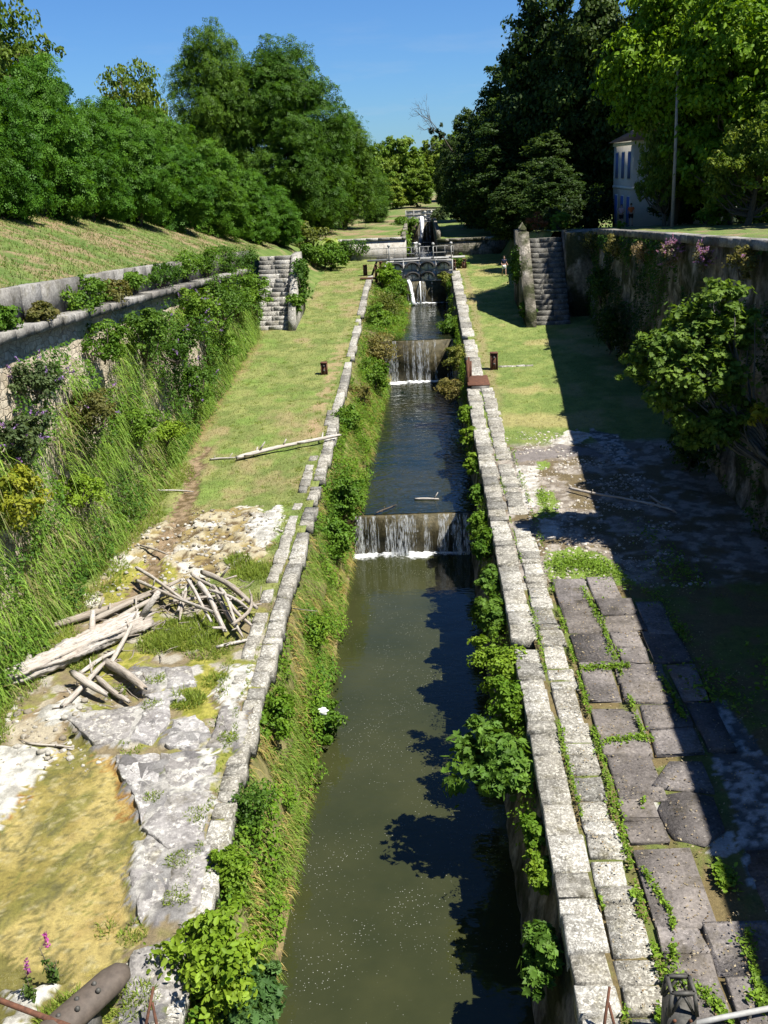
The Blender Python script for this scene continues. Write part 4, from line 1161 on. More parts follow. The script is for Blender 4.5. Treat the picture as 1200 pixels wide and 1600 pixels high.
LOGS = [
 ((-12.4, 29.1), (-9.5, 31.7), .17, .02, .2, 'long pale trunk reaching from the wall grass into the pile', 1, .04),
 ((-11.2, 29.5), (-8.9, 31.9), .14, .05, .3, 'straight grey trunk parallel to the long pale trunk', 0, .03),
 ((-10.5, 29.5), (-9.0, 31.4), .13, .02, .15, 'short grey trunk under the parallel long trunks', 0, .05),
 ((-10.6, 32.8), (-8.3, 30.0), .10, .45, .5, 'smooth white pole lying across the top of the long trunks', 0, .02),
 ((-10.5, 32.3), (-7.1, 28.9), .09, .3, .55, 'longest thin pole slanting down over the pile', 0, .03),
 ((-8.9, 30.6), (-7.4, 30.8), .09, .15, .2, 'short crosswise stick in the middle of the pile', 0, .05),
 ((-8.5, 31.6), (-7.1, 28.6), .09, .5, .35, 'dark tipped pole leaning on the middle of the pile', 0, .03),
 ((-8.2, 32.7), (-5.85, 29.7), .15, .2, .25, 'pale knobbly trunk with broken stubs nearest the coping', 3, .07),
 ((-8.2, 31.9), (-6.65, 28.4), .16, .15, .1, 'thick bleached trunk sloping through the heap', 1, .05),
 ((-7.6, 31.5), (-6.1, 28.2), .12, .25, .1, 'brown trunk with sawn round end by the coping', 0, .04),
 ((-7.2, 30.8), (-5.8, 28.5), .10, .45, .25, 'thin bent limb on top of the sawn trunk', 1, .1),
 ((-8.45, 29.8), (-8.45, 31.8), .09, .2, .35, 'stubby limb lying straight along the grass clump', 0, .05),
 ((-6.3, 28.1), (-6.1, 30.4), .08, .5, .4, 'small curved branch on the coping side of the heap', 1, .15),
 ((-6.75, 27.6), (-5.9, 27.97), .09, .0, .02, 'short billet alone on the grass before the heap', 0, .01),
 ((-8.4, 30.8), (-8.3, 29.3), .08, .4, .1, 'short stick poking down from the pile into grass', 0, .04),
 ((-7.5, 30.5), (-6.0, 29.2), .08, .55, .5, 'curved pale stick crossing the thick bleached trunk', 1, .12),
 ((-8.7, 33.0), (-7.6, 31.3), .08, .1, .4, 'grey stick sticking out behind the heap', 0, .06),
 ((-6.9, 30.0), (-6.0, 27.9), .07, .6, .2, 'thin dark stick leaning by the sawn trunk', 0, .05),
 ((-10.45, 24.2), (-9.9, 26.4), .11, .0, .2, 'grey pole poking out toward the yellow pool', 0, .05),
 ((-10.5, 25.5), (-9.35, 24.6), .17, .3, .15, 'short thick chunk of split log resting on the grey pole', 0, .03),
 ((-9.85, 26.5), (-8.3, 24.8), .2, .05, .05, 'thick ribbed log piece next to the grey slab', 0, .04),
 ((-9.9, 25.7), (-8.65, 24.4), .14, .05, .05, 'reddish log piece under the ribbed log', 0, .05),
 ((-9.8, 26.6), (-9.6, 28.8), .11, .05, .45, 'pole propped against the huge trunk', 0, .03),
 ((-10.6, 26.1), (-9.7, 27.5), .09, .02, .05, 'weathered stick tucked beside the huge trunk', 0, .08),
 ((-9.4, 46.8), (-4.6, 49.7), .15, .05, .15, 'long bleached log lying across grass to the coping', 4, .05),
 ((-10.8, 47.0), (-9.4, 47.1), .07, .03, .05, 'thin bent branch at the base of the lone long log', 1, .12),
 ((-12.6, 42.2), (-10.7, 42.5), .06, .2, .05, 'dark bent stick across the little brown stream', 0, .16),
 ((-11.3, 35.8), (-10.0, 34.8), .06, .05, .05, 'small pale stick on the yellow rocks', 0, .04),
 ((-12.4, 37.9), (-12.8, 39.8), .06, .05, .9, 'dark broken stick leaning against the wall grass', 0, .05),
 ((-10.9, 22.6), (-9.6, 22.4), .05, .05, .05, 'thin twig on the white rock edge by the pool', 1, .08),
]
for i, (a, b, r, za, zb, lab, st, bd) in enumerate(LOGS):
    log(a, b, r, za, zb, lab, seed=i + 2, stubs=st, bend=bd)
gr_ = lambda x, y: float(ground_right(x, y)[0][0])
log((5.97, 40.95), (9.6, 37.7), .08, .1, .15, 'long pale branch half in shadow on the right path', 'fallen branches on the shaded path', 61, .09, stubs=2, gz=gr_)
log((9.1, 39.7), (9.65, 37.3), .07, .1, .2, 'short pale branch beside the long shaded branch', 'fallen branches on the shaded path', 62, .05, gz=gr_)
log((-.75, 46.75), (.35, 46.65), .09, 0, 0, 'short floating log above the nearest weir', 'wood caught on the weir', 63, .03, gz=lambda x, y: -15.53)
log((-2.6, 44.7), (-1.7, 45.9), .05, .05, .02, 'dark twig snagged on the nearest weir lip', 'wood caught on the weir', 64, .1, stubs=2, gz=lambda x, y: -15.5, mat=M_DARKWOOD)

rg = np.random.default_rng(77); tw = []
for k in range(170):
    x, y = (-8.3 + rg.normal() * 1.0, 30.4 + rg.normal() * 1.1) if k % 3 else (-10.0 + rg.normal() * .8, 26 + rg.normal() * 1.2)
    l = .25 + .7 * rg.random(); an = rg.random() * 6.28; z = float(ground_left(x, y)[0][0]) + .03 + .25 * rg.random() * (k % 3 > 0)
    a = np.array([x, y, z]); d = np.array([math.cos(an), math.sin(an), rg.normal() * .12]) * l
    tw.append(tube([a, a + d * .5 + rg.normal(size=3) * .04, a + d], [.02, .016, .008], 5))
V, F = join(tw); tag(link('driftwood_twigs', np_mesh('driftwood_twigs', V, F, mat_simple('twig_wood', (.20, .17, .14), .95, 0, .4, 3))), kind='stuff')
# ------------------------------------------------------------------ house, hut, pole
def house():
    x0, x1, y0, y1 = 17.3, 26.0, 86.2, 94.8; zb, ze = -6.0, 1.25
    t = empty('house', (x0, y0, zb)); tag(t, 'pale two storey house with narrow blue shutters behind the trees', 'house')
    H = ze - zb
    V, F = join([box(0, x1 - x0, 0, y1 - y0, 0, H)]); link('wall', np_mesh('wall', V, F, M_PLASTER), t)
    V, F = join([box(-.06, x1 - x0 + .06, -.06, y1 - y0 + .06, H * .48, H * .48 + .22), box(-.1, x1 - x0 + .1, -.1, y1 - y0 + .1, H - .3, H + .02)]); link('cornice', np_mesh('cornice', V, F, M_CREAM), t)
    w, d = x1 - x0, y1 - y0
    V = np.array([(-.5, -.5, H + .02), (w + .5, -.5, H + .02), (w + .5, d + .5, H + .02), (-.5, d + .5, H + .02), (w * .4, d / 2, H + 2.2), (w * .6, d / 2, H + 2.2)])
    rf = link('roof', np_mesh('roof', V, [np.array([(0, 1, 5, 4), (2, 3, 4, 5)]), np.array([(1, 2, 5), (3, 0, 4)]), np.array([(3, 2, 1, 0)])], M_ROOF), t)
    V, F = join([box(w * .5, w * .5 + .6, d * .3, d * .3 + .9, H + 1, H + 3.2)]); link('chimney', np_mesh('chimney', V, F, M_CREAM), rf)
    for yy in (1.5, 4.2, 6.9):
        for (za, zc_) in ((.5, 2.9), (4.35, 6.4)):
            V, F = join([box(-.035, .02, yy - .62, yy + .62, za - .06, zc_ + .08)]); f = link('window', np_mesh('window', V, F, M_CREAM), t)
            V, F = join([box(-.07, -.037, yy - .55, yy - .015, za, zc_), box(-.07, -.037, yy + .015, yy + .55, za, zc_)]); link('shutters', np_mesh('shutters', V, F, M_SHUTTER), f)
    return t
house()
def hut():
    t = empty('outbuilding', (25.5, 74, -5)); tag(t, 'low white outbuilding behind the tree trunk', 'building')
    V, F = join([box(0, 9, 0, 5, 0, 2.9)]); link('wall', np_mesh('wall', V, F, M_CREAM), t)
    V = np.array([(-.3, -.3, 2.9), (9.3, -.3, 2.9), (9.3, 5.3, 2.9), (-.3, 5.3, 2.9), (-.3, 2.5, 4.3), (9.3, 2.5, 4.3)])
    link('roof', np_mesh('roof', V, [np.array([(0, 1, 5, 4), (2, 3, 4, 5), (3, 2, 1, 0)]), np.array([(3, 0, 4), (1, 2, 5)])], M_ROOF), t)
    V, F = join([box(3, 4, -.06, .02, 0, 2.1)]); link('door', np_mesh('door', V, F, M_SHUTTER), t)
hut()
t = empty('utility_pole', (17.5, 73.1, float(zter(73)))); tag(t, 'tall bare wooden utility pole on the terrace', 'pole')
V, F = tube([(0, 0, -.3), (.02, .1, 5), (.0, .4, 10.4)], [.13, .11, .085], 12); link('shaft', np_mesh('shaft', V, F, M_WOODPOLE, smooth=True), t)
V, F = join([bar((-.25, .38, 10.1), (.3, .38, 10.1), .07)]); link('crossarm', np_mesh('crossarm', V, F, M_WOODPOLE), t)
for x in (-.2, .24): link('insulator', np_mesh('insulator', *sphere((x, .38, 10.2), .06, 8, 6), M_WHITE), t)

# ------------------------------------------------------------------ people
def skin_obj(name, nodes, edges, mat, parent, sub=1, root=0):
    me = bpy.data.meshes.new(name)
    me.from_pydata([n[:3] for n in nodes], edges, [])
    me.materials.append(mat)
    o = link(name, me, parent)
    md = o.modifiers.new('skin', 'SKIN'); md.use_smooth_shade = True
    lay = me.skin_vertices[0].data
    for i, n in enumerate(nodes):
        r = n[3]; lay[i].radius = (r, n[4] if len(n) > 4 else r); lay[i].use_root = (i == root)
    s = o.modifiers.new('sub', 'SUBSURF'); s.levels = sub; s.render_levels = sub
    return o
def person(loc, rz, label, shirt, shorts, hair, stride=.18, bendarm=.25, height=1.74, look=0.0, handfold=False):
    t = empty('person', loc, rz); t.scale = (height / 1.74,) * 3
    tag(t, label, 'person', 'people by the canal')
    N = [(0, 0, .95, .125, .10)]; E = []
    def add(p, *n):
        N.append(n); E.append((p, len(N) - 1)); return len(N) - 1
    sp = add(0, 0, .01, 1.12, .135, .095); ch = add(sp, 0, .0, 1.32, .155, .11); nk0 = add(ch, 0, .0, 1.44, .085, .07)
    nk = add(nk0, 0, -.015, 1.50, .05); j = add(nk, 0, -.03, 1.555, .062, .075); hd = add(j, 0, -.02, 1.635, .077, .095); tp_ = add(hd, 0, -.0, 1.72, .055, .06)
    add(hd, .0, -.115, 1.625, .018)                                   # nose
    for s in (-1, 1):
        add(hd, s * .082, .0, 1.63, .02)                               # ears
        sh = add(ch, s * .175, 0, 1.40, .06)
        if handfold: el = (s * .26, .03, 1.14); wr = (s * .12, -.22, 1.06)
        else: el = (s * .235, .03, 1.13); wr = (s * (.25), -bendarm, .93 + bendarm * .35)
        e = add(sh, *el, .043); w_ = add(e, *wr, .029)
        fd = unit(np.array(wr) - np.array(el))
        pm = add(w_, *(np.array(wr) + fd * .055), .034, .02)
        side = np.array([0, -1.0, .2]) if not handfold else np.array([0, -.2, 1.0]); side = unit(side - fd * (side @ fd))
        inn = np.array([-s * 1.0, 0, 0])
        for q, ln in ((-.03, .068), (-.011, .078), (.009, .083), (.027, .074)):
            b_ = np.array(wr) + fd * .085 + side * q
            k1 = add(pm, *b_, .011); k2 = add(k1, *(b_ + fd * ln * .5 + inn * .008), .0095); add(k2, *(b_ + fd * ln * .85 + inn * .03), .008)
        th = np.array(wr) + fd * .04 + side * .035
        k1 = add(pm, *th, .013); add(k1, *(th + fd * .045 + side * .022 + inn * .012), .0095)
        hp = add(0, s * .09, 0, .88, .095); dy = s * stride
        kn = add(hp, s * .10, -.03 - dy * .5, .49, .062); an_ = add(kn, s * .10, .03 - dy, .09, .038)
        ft = add(an_, s * .11, -.04 - dy, .045, .042); add(ft, s * .125, -.15 - dy, .035, .036)
    skin_obj('body', N, E, M_SKIN, t, 1)
    S = [(0, .01, .93, .15, .115), (0, .01, 1.12, .15, .11), (0, 0, 1.32, .17, .125), (0, 0, 1.43, .10, .085)]; SE = [(0, 1), (1, 2), (2, 3)]
    for s in (-1, 1):
        S.append((s * .185, 0, 1.40, .078)); SE.append((2, len(S) - 1)); S.append((s * .218, .02, 1.22, .066)); SE.append((len(S) - 2, len(S) - 1))
    skin_obj('shirt', S, SE, shirt, t, 1)
    S = [(0, 0, .95, .14, .115)]; SE = []
    for s in (-1, 1):
        S.append((s * .09, 0, .87, .115)); SE.append((0, len(S) - 1)); S.append((s * .105, -.02 - s * stride * .35, .56, .095)); SE.append((len(S) - 2, len(S) - 1))
    skin_obj('shorts', S, SE, shorts, t, 1)
    V, F = sphere((0, .012, 1.665), .1, 12, 9, (.9, 1.05, .95)); V[:, 2] = np.maximum(V[:, 2], 1.63 + .3 * np.maximum(-V[:, 1] - .03, 0))
    link('hair', np_mesh('hair', V, F, hair, smooth=True), t)
    for s in (-1, 1): link('eye', np_mesh('eye', *sphere((s * .034, -.098, 1.645), .011, 8, 6), M_HAIR), t)
    link('mouth', np_mesh('mouth', *join([bar((-.025, -.098, 1.578), (.025, -.098, 1.578), .012)]), mat_simple('lips', (.3, .1, .09), .6), smooth=False), t)
    for s in (-1, 1):
        link('shoe', np_mesh('shoe', *sphere((s * .115, -.07 - s * stride, .035), .06, 10, 7, (.85, 2.2, .75)), M_BLACK, smooth=True), t)
    return t
person((7.35, 93.2, float(zg(93.2)) + .06), math.radians(15), 'walker in navy shirt and white shorts on the shaded lawn', M_NAVY, M_PALECLOTH, M_HAIR, .2, .2, 1.76)
person((16.9, 84.5, float(zter(84.5)) + .08), math.radians(170), 'person in orange shirt and dark shorts on the terrace', M_ORANGE, M_BLACK, M_HAIR, .05, .2, 1.76)
person((16.15, 84.6, float(zter(84.6)) + .08), math.radians(-20), 'person in pale pink top and black shorts before the house', M_PINK, M_BLACK, M_HAIR, .06, .1, 1.7, handfold=True)

# ------------------------------------------------------------------ trees
def tree_proto(name, seed, H, R, lobes, nclump, nper, leaf, ca, cb, tmpl=DIAMOND, trunk_r=.25, limbs=10, trunk_h=.45, bark=None, **kw):
    """lobes in units of (R, R, H)"""
    rg = np.random.default_rng(seed)
    Lb = [(a * R, b * R, c * H, p * R, q * R, s * H) for a, b, c, p, q, s in lobes]
    (V, F, C), cc = clumps(rg, Lb, nclump, nper, leaf, ca, cb, tmpl, **kw)
    t = empty(name)
    link('crown', np_mesh('crown', V, F, M_LEAF, C), t)
    parts = []
    n = 7; s = np.linspace(0, 1, n); top = H * .8
    axis = np.stack([.12 * R * np.sin(s * 3 + seed), .1 * R * np.cos(s * 2.5 + seed) - .1 * R * math.cos(seed), s * top], -1); axis[0, :2] = 0
    axis[:, 0] -= axis[0, 0]
    parts.append(tube(axis, trunk_r * (1.15 - s * 1.0) + .02, 9, rg, .08))
    for k in rg.choice(len(cc), min(limbs, len(cc)), replace=False):
        c = cc[k]; h0 = np.clip(c[2] - (.15 + .25 * rg.random()) * R - .3 * np.hypot(c[0], c[1]), H * .12, top * .9)
        b = np.array([np.interp(h0, axis[:, 2], axis[:, 0]), np.interp(h0, axis[:, 2], axis[:, 1]), h0])
        m = (b + c) / 2 + rg.normal(size=3) * R * .06 + np.array([0, 0, -.04 * R])
        rb = trunk_r * .42 * (1.1 - h0 / H)
        parts.append(tube([b, (b + m) / 2, m, (m + c) / 2, c], [rb, rb * .85, rb * .65, rb * .45, rb * .2], 6, rg, .05))
    V, F = join(parts)
    link('trunk', np_mesh('trunk', V, F, bark or M_BARK, smooth=True), t)
    return t
PROTO = {}
def plant(key, make, loc, rz, sc_, label, cat, group=None):
    """first use keeps the prototype itself, later ones are copies"""
    if key not in PROTO:
        PROTO[key] = make(); o = PROTO[key]
    else:
        o = copy_tree(PROTO[key])
    o.location = loc; o.rotation_euler = (0, 0, rz); o.scale = sc_ if not isinstance(sc_, (int, float)) else (sc_,) * 3
    return tag(o, label, cat, group)

ROB_A, ROB_B = (.032, .096, .008), (.082, .185, .016)
def mk_robinia(s):
    def f():
        lob = [(0, 0, .66, .75, .75, .33), (.45, .1, .42, .6, .6, .28), (-.4, .2, .45, .6, .65, .3), (.1, -.5, .36, .65, .55, .3), (.0, .45, .4, .6, .5, .3), (.25, -.3, .18, .7, .6, .17), (-.35, -.3, .2, .6, .6, .18)]
        return tree_proto('robinia_tree', s, 7.5, 2.9, lob, 420, 46, .40, ROB_A, ROB_B, SPRAY, .14, 12, shell=.4, crad=(.14, .42), upb=.3, droop=.35)
    return f
def mk_tall(s):
    def f():
        r = np.random.default_rng(s)
        lob = [(0, 0, .78, .6, .6, .21), (.32, .1, .66, .66, .6, .22), (-.36, .1, .68, .62, .55, .22), (.1, -.4, .55, .72, .55, .24), (.1, .4, .55, .7, .6, .24), (.45, -.25, .42, .66, .6, .2), (-.42, -.25, .44, .66, .6, .2), (0, -.3, .28, .9, .75, .17), (.3, .1, .2, .8, .8, .14)]
        return tree_proto('broadleaf_tree', s, 22, 7.2, lob, 860, 54, .58, (.030, .082, .008), (.078, .158, .015), SPRAY, .45, 22, shell=.35, crad=(.16, .42), upb=.3, droop=.3)
    return f
def mk_dark(s):
    def f():
        lob = [(0, 0, .82, .5, .5, .17), (.15, .1, .64, .72, .7, .17), (-.3, -.1, .55, .7, .7, .2), (.35, -.1, .45, .7, .7, .2), (-.1, -.35, .36, .8, .7, .2), (0, .3, .4, .85, .7, .2), (-.25, 0, .2, .8, .8, .15), (.3, .1, .17, .75, .75, .14)]
        return tree_proto('dark_broadleaf_tree', s, 22, 5.6, lob, 760, 74, .42, (.020, .042, .010), (.062, .108, .020), DIAMOND, .4, 14, shell=.4, crad=(.12, .34), upb=.25)
    return f
def mk_bright(s, low=True):
    def f():
        lob = [(0, 0, .8, .6, .6, .19), (.4, .1, .62, .6, .6, .2), (-.45, .0, .6, .6, .6, .2), (.05, -.45, .55, .65, .55, .22), (0, .4, .58, .6, .5, .2), (-.3, -.35, .4, .6, .55, .15), (.4, -.3, .42, .6, .55, .15), (-.1, -.2, .3, .8, .7, .12), (.2, .3, .32, .8, .7, .12)]
        lob = lob if low else lob[:5]
        return tree_proto('bright_green_tree', s, 17, 5.2, lob, 620, 74, .33, (.10, .195, .010), (.215, .32, .02), OVAL, .3, 26, shell=.3, crad=(.12, .36), upb=.35, droop=.15)
    return f
def mk_lime(s):
    def f():
        lob = [(0, 0, .75, .65, .65, .24), (.4, 0, .55, .6, .6, .25), (-.4, 0, .55, .6, .6, .25), (0, -.4, .45, .7, .6, .28), (0, .4, .5, .7, .6, .25), (.0, -.1, .25, .9, .9, .2)]
        return tree_proto('lime_green_tree', s, 15, 6.5, lob, 320, 90, .6, (.085, .16, .016), (.15, .21, .025), DIAMOND, .3, 8, shell=.45, crad=(.16, .3))
    return f
def mk_sparse(s):
    def f():
        lob = [(0, 0, .75, .8, .8, .2), (.5, .1, .55, .7, .6, .2), (-.55, .0, .58, .7, .6, .2), (.0, -.5, .52, .7, .6, .2), (-.5, -.3, .36, .6, .6, .15), (.5, -.4, .35, .6, .6, .14), (-.75, 0, .3, .5, .5, .14)]
        return tree_proto('sparse_tree', s, 8, 4.0, lob, 230, 46, .26, (.055, .12, .012), (.15, .20, .03), OVAL, .26, 46, shell=.15, crad=(.12, .3), upb=.2, droop=.1)
    return f

def g_hill(x, y): return float(hill_z(np.array([float(x)]), np.array([float(y)]))[0])
# robinia belt along the hillside (x, y, scale xy, scale z, rotation, variant, label)
BELT = [
 (-21.3, 46, 1.0, .98, 0.0, 1, 'tall feathery robinia at the near end of the hillside belt'),
 (-20.9, 51.5, .9, .95, 1.0, 2, 'feathery robinia second along the hillside belt, bare soil under it'),
 (-21.2, 58, 1.0, 1.02, 2.2, 1, 'leaning feathery robinia above the bare hillside soil'),
 (-20.6, 64.5, 1.0, .98, 3.1, 2, 'feathery robinia under the sparse dark treetop'),
 (-19.6, 71, 1.0, .96, 4.0, 1, 'feathery robinia in the middle of the hillside belt'),
 (-18.4, 78, 1.1, .98, 5.0, 2, 'full rounded robinia before the tallest tree'),
 (-17.3, 86, 1.05, 1.0, .6, 1, 'robinia with low hanging leaves below the tallest tree'),
 (-15.7, 93.5, 1.0, .95, 1.7, 2, 'robinia above the stair head'),
 (-14.4, 101, .95, .8, 2.8, 1, 'last low robinia of the belt near the pale bush'),
 (-24.5, 55, 1.1, 1.12, .3, 2, 'taller robinia in the second row of the near belt'),
 (-24.2, 67, 1.1, 1.12, 1.9, 1, 'taller robinia behind the belt left of the sparse treetop'),
 (-22.8, 77, 1.1, 1.1, 4.4, 2, 'taller robinia behind the middle of the belt'),
 (-21.2, 87, 1.1, 1.1, 5.4, 1, 'taller robinia just behind the low hanging one'),
]
for bi, (x, y, sx, sz, rz, v, lab) in enumerate(BELT):
    sz *= (1.14, 1.02, 1.16, .98, 1.1, .95, 1.08, .98, 1.0, 1.12, 1.16, 1.08, 1.14)[bi]; sx *= (1, .92, 1.02, .9, 1, .95, 1, .95, 1, .95, 1, 1, 1)[bi]
    plant('rob%d' % v, mk_robinia(10 + v), (x, y, g_hill(x, y) - .35), rz, (sx, sx, sz), lab, 'tree', 'robinia belt on the hillside')
plant('tall1', mk_tall(31), (-21.8, 117, -7.6), 0, (.78, .78, 1.09), 'tallest tree, narrow crown at the left of the big group', 'tree', 'big trees behind the belt')
plant('tall2', mk_tall(32), (-14.8, 119, -8.0), 1.2, (1.0, 1.0, 1.03), 'broad domed tree, widest of the big group', 'tree', 'big trees behind the belt')
plant('tall1', None, (-9.6, 130, -7.5), 2.6, (.62, .62, .68), 'lower rounded tree at the canal end of the big group', 'tree', 'big trees behind the belt')
plant('tall2', None, (-12.6, 123, -7.6), 4.0, (.6, .6, .5), 'low bushy tree in front of the broad domed tree', 'tree', 'big trees behind the belt')
plant('tall1', None, (-8.2, 152, -6.8), .9, (.5, .5, .4), 'small round tree at the end of the grassy bank', 'tree', 'big trees behind the belt')
plant('spr', mk_sparse(41), (-29.4, 75, 1.7), 0.4, (1.0, 1.0, 1.45), 'sparse treetop at the upper left corner', 'tree', 'open crowned trees behind the belt')
plant('spr', None, (-24.8, 92, -1.5), 2.4, (.9, .9, 1.5), 'dark airy treetop rising in the gap of the belt', 'tree', 'open crowned trees behind the belt')
for i, (x, y, s, h, rz, lab) in enumerate([
  (-3.6, 188, .78, .80, 0, 'rounded lime green tree straight behind the canal end'), (3.2, 196, .72, .78, 1.5, 'lime green tree touching the dark conifers in the distance'),
  (-8.6, 184, .7, .72, 2.9, 'lime green tree next to the small round tree far away'), (-.4, 172, .5, .42, 4, 'low lime green tree directly above the far gate'),
  (-14.5, 200, .9, .9, 5, 'lime green tree peeping out behind the big group'), (8.5, 200, .85, .85, .8, 'distant lime green tree mostly behind dark foliage'), (-5.0, 169, .42, .34, 2, 'low lime green bushy tree above the far grassy bank')]):
    plant('lime', mk_lime(51), (x, y, -6.4), rz, (s, s, h), lab, 'tree', 'bright trees at the far end')
DARK = [
 (6.3, 140, .62, .66, 0, 1, 'dark tree with thin crown at the canal side'), (10.4, 128, .85, .92, 1.1, 2, 'dark tree with stepped crown against the sky'),
 (14.2, 119, 1.0, 1.3, 2.3, 1, 'tallest dark tree cut off by the picture top'), (18.6, 113, 1.0, 1.28, 3.2, 2, 'dark tall tree behind the bright green crowns'),
 (4.4, 166, .42, .5, 4.1, 1, 'small dark tree beside the far gate'), (8.4, 117, .78, .56, 5.0, 2, 'low dense dark tree over the shaded lawn'),
 (13.2, 108.5, .8, .46, .5, 1, 'low dark tree left of the house'), (9.6, 104.5, .55, .32, 2.0, 2, 'dark thicket tree behind the right stairs'),
 (7.2, 129, .7, .6, 3.5, 1, 'low dark tree above the right channel wall'), (24, 108, 1.1, 1.2, 1.4, 1, 'dark tall tree behind the house roof'), (30, 98, 1.1, 1.0, 4.6, 2, 'dark tree right of the house in deep shade'),
 (12.2, 95.6, .5, .30, 5.5, 1, 'dark bushy tree between the stairs and the house')]
for (x, y, s, h, rz, v, lab) in DARK:
    z = float(zter(y)) if x > 9.8 else float(zplat(y)) - .4
    plant('dark%d' % v, mk_dark(60 + v), (x, y, z - .2), rz, (s, s, h), lab, 'tree', 'dark trees on the shaded side')
for (x, y, s, h, rz, v, lab) in [(19.0, 80.3, 1.0, 1.17, 0, 1, 'bright green tree leaning over the house'), (21.6, 74, 1.0, 1.15, 1.3, 2, 'widest bright green tree on the terrace'),
                           (26.5, 66, 1.0, 1.05, 2.9, 2, 'bright green tree at the picture edge'), (26, 82, 1.0, 1.1, 4.2, 2, 'bright green tree behind the utility pole')]:
    o = plant('br%d' % v, mk_bright(70 + v, v == 2), (x, y, float(zter(y)) - 1.2), rz, (s, s, h), lab, 'tree', 'bright trees on the terrace')
plant('spr', None, (21.4, 60.5, -4.3), 1.2, (1.1, 1.1, 1.0), 'open crowned tree with dark forked trunk on the terrace edge', 'tree')
plant('spr', None, (20.6, 66.5, -4.75), 3.6, (.72, .72, .86), 'small open tree right of the utility pole', 'tree')
plant('spr', None, (17.95, 77.4, -5.1), 5.0, (.55, .55, 1.1), 'slim open tree covering the near corner of the house', 'tree')
plant('br2', None, (21.5, 79, -5.6), 2.2, (.62, .62, .62), 'small bright tree filling the space under the taller ones', 'tree', 'bright trees on the terrace')
plant('dark2', None, (21.2, 82.8, -5.6), 2.6, (.52, .52, .42), 'dark low tree hiding the gable of the house', 'tree', 'dark trees on the shaded side')
plant('dark1', None, (26.5, 78.0, -5.6), 0.6, (.62, .62, .42), 'dark low tree between the house gable and the outbuilding', 'tree', 'dark trees on the shaded side')

# dead-tipped branch reaching left from the dark trees
def bare_branch():
    rg = np.random.default_rng(77); parts = []
    def rec(p, d, l, r, k):
        q = p + d * l; parts.append(tube([p, (p + q) / 2 + rg.normal(size=3) * l * .05, q], [r, r * .8, r * .6], 5, rg, .1))
        if k:
            for _ in range(3): rec(q, unit(d + rg.normal(size=3) * .45 + np.array([-.05, 0, .06])), l * (.55 + .25 * rg.random()), r * .55, k - 1)
    rec(np.array([0, 0, 0.0]), unit(np.array([.1, -.1, 1])), 5.5, .16, 0); rec(np.array([.4, -.4, 5.3]), unit(np.array([-1, -.1, .75])), 2.6, .10, 4); rec(np.array([.3, -.3, 4.6]), unit(np.array([-.6, 0, .7])), 2.0, .07, 3)
    t = empty('half_dead_tree', (4.8, 138, -7.0), 0); t.scale = (1.0, 1.0, 1.55)
    V, F = join(parts); link('trunk', np_mesh('trunk', V, F, M_BARK), t)
    (V, F, C), _ = clumps(rg, [(-2.3, -.4, 7.3, 1.3, 1.0, .8), (-.6, 0, 5.2, 1.2, 1, 1.6), (.4, 0, 3, 1.4, 1.2, 2.0)], 40, 14, .4, (.012, .025, .008), (.03, .055, .015), DIAMOND)
    link('crown', np_mesh('crown', V, F, M_LEAF, C), t)
    return tag(t, 'half dead tree with bare twigs poking out against the sky', 'tree')
bare_branch()

# ------------------------------------------------------------------ shrubs
def shrub(name, loc, r, label, ca, cb, leaf=.14, n=26, per=42, tmpl=OVAL, sq=(1, 1, 1), seed=0, flowers=0, fcol=(.22, .14, .36), cat='shrub', group=None, droop=.2, shell=.25, flower_shape=(.035, .22), up=.35, stems=6):
    rg = np.random.default_rng(3000 + seed)
    lob = [(0, 0, .1 * r, r * sq[0], r * sq[1], r * sq[2] * .85)] + [((rg.random() - .5) * 1.1 * r * sq[0], (rg.random() - .5) * 1.1 * r * sq[1], (rg.random() - .35) * .9 * r * sq[2], .5 * r * sq[0], .5 * r * sq[1], .5 * r * sq[2]) for _ in range(4)]
    (V, F, C), cc = clumps(rg, lob, n, per, leaf, ca, cb, tmpl, shell=shell, crad=(.2, .4), upb=up, droop=droop)
    t = empty(name, loc)
    link('foliage', np_mesh('foliage', V, F, M_LEAF, C), t)
    parts = []
    for k in range(stems):
        c = cc[rg.integers(0, len(cc))]
        b = np.array([0, 0, -.75 * r * sq[2]]) + rg.normal(size=3) * .08 * r
        parts.append(tube([b, (b + c) / 2 + rg.normal(size=3) * .08 * r, c], [.03 * r + .008, .022 * r + .006, .008], 5, rg, .05))
    V, F = join(parts); link('stem', np_mesh('stem', V, F, M_BARK), t)
    if flowers:
        for k in range(flowers):
            c = cc[rg.integers(0, len(cc))]; d = unit(c * np.array([1, 1, .6]) + rg.normal(size=3) * .3 * r + np.array([.1, -.15, .35]))
            b = c + d * r * .22; m = 26; q = rg.random(m)
            Pp = b + d * (q * flower_shape[1] * 1.5)[:, None] + rg.normal(size=(m, 3)) * (flower_shape[0] * (1.1 - q))[:, None]
            v, f, c_ = inst(Pp, rg.normal(size=(m, 3)), rg.normal(size=(m, 3)), .07 * (.7 + .6 * rg.random(m)), palette(rg, m, fcol, tuple(min(1, x * 1.5) for x in fcol)), DIAMOND)
            link('flower_spike', np_mesh('flower_spike', v, f, M_LEAF, c_), t)
    return tag(t, label, cat, group)
G_DARK = ((.032, .08, .010), (.08, .16, .019)); G_MID = ((.052, .122, .012), (.125, .22, .024)); G_LIGHT = ((.085, .17, .012), (.165, .26, .025)); G_YEL = ((.16, .19, .015), (.30, .30, .03))
G_IVY = ((.012, .035, .006), (.04, .09, .015)); G_GREY = ((.05, .085, .035), (.11, .15, .06)); G_FIG = ((.05, .115, .016), (.11, .20, .03)); G_DRY = ((.09, .10, .025), (.20, .17, .06))

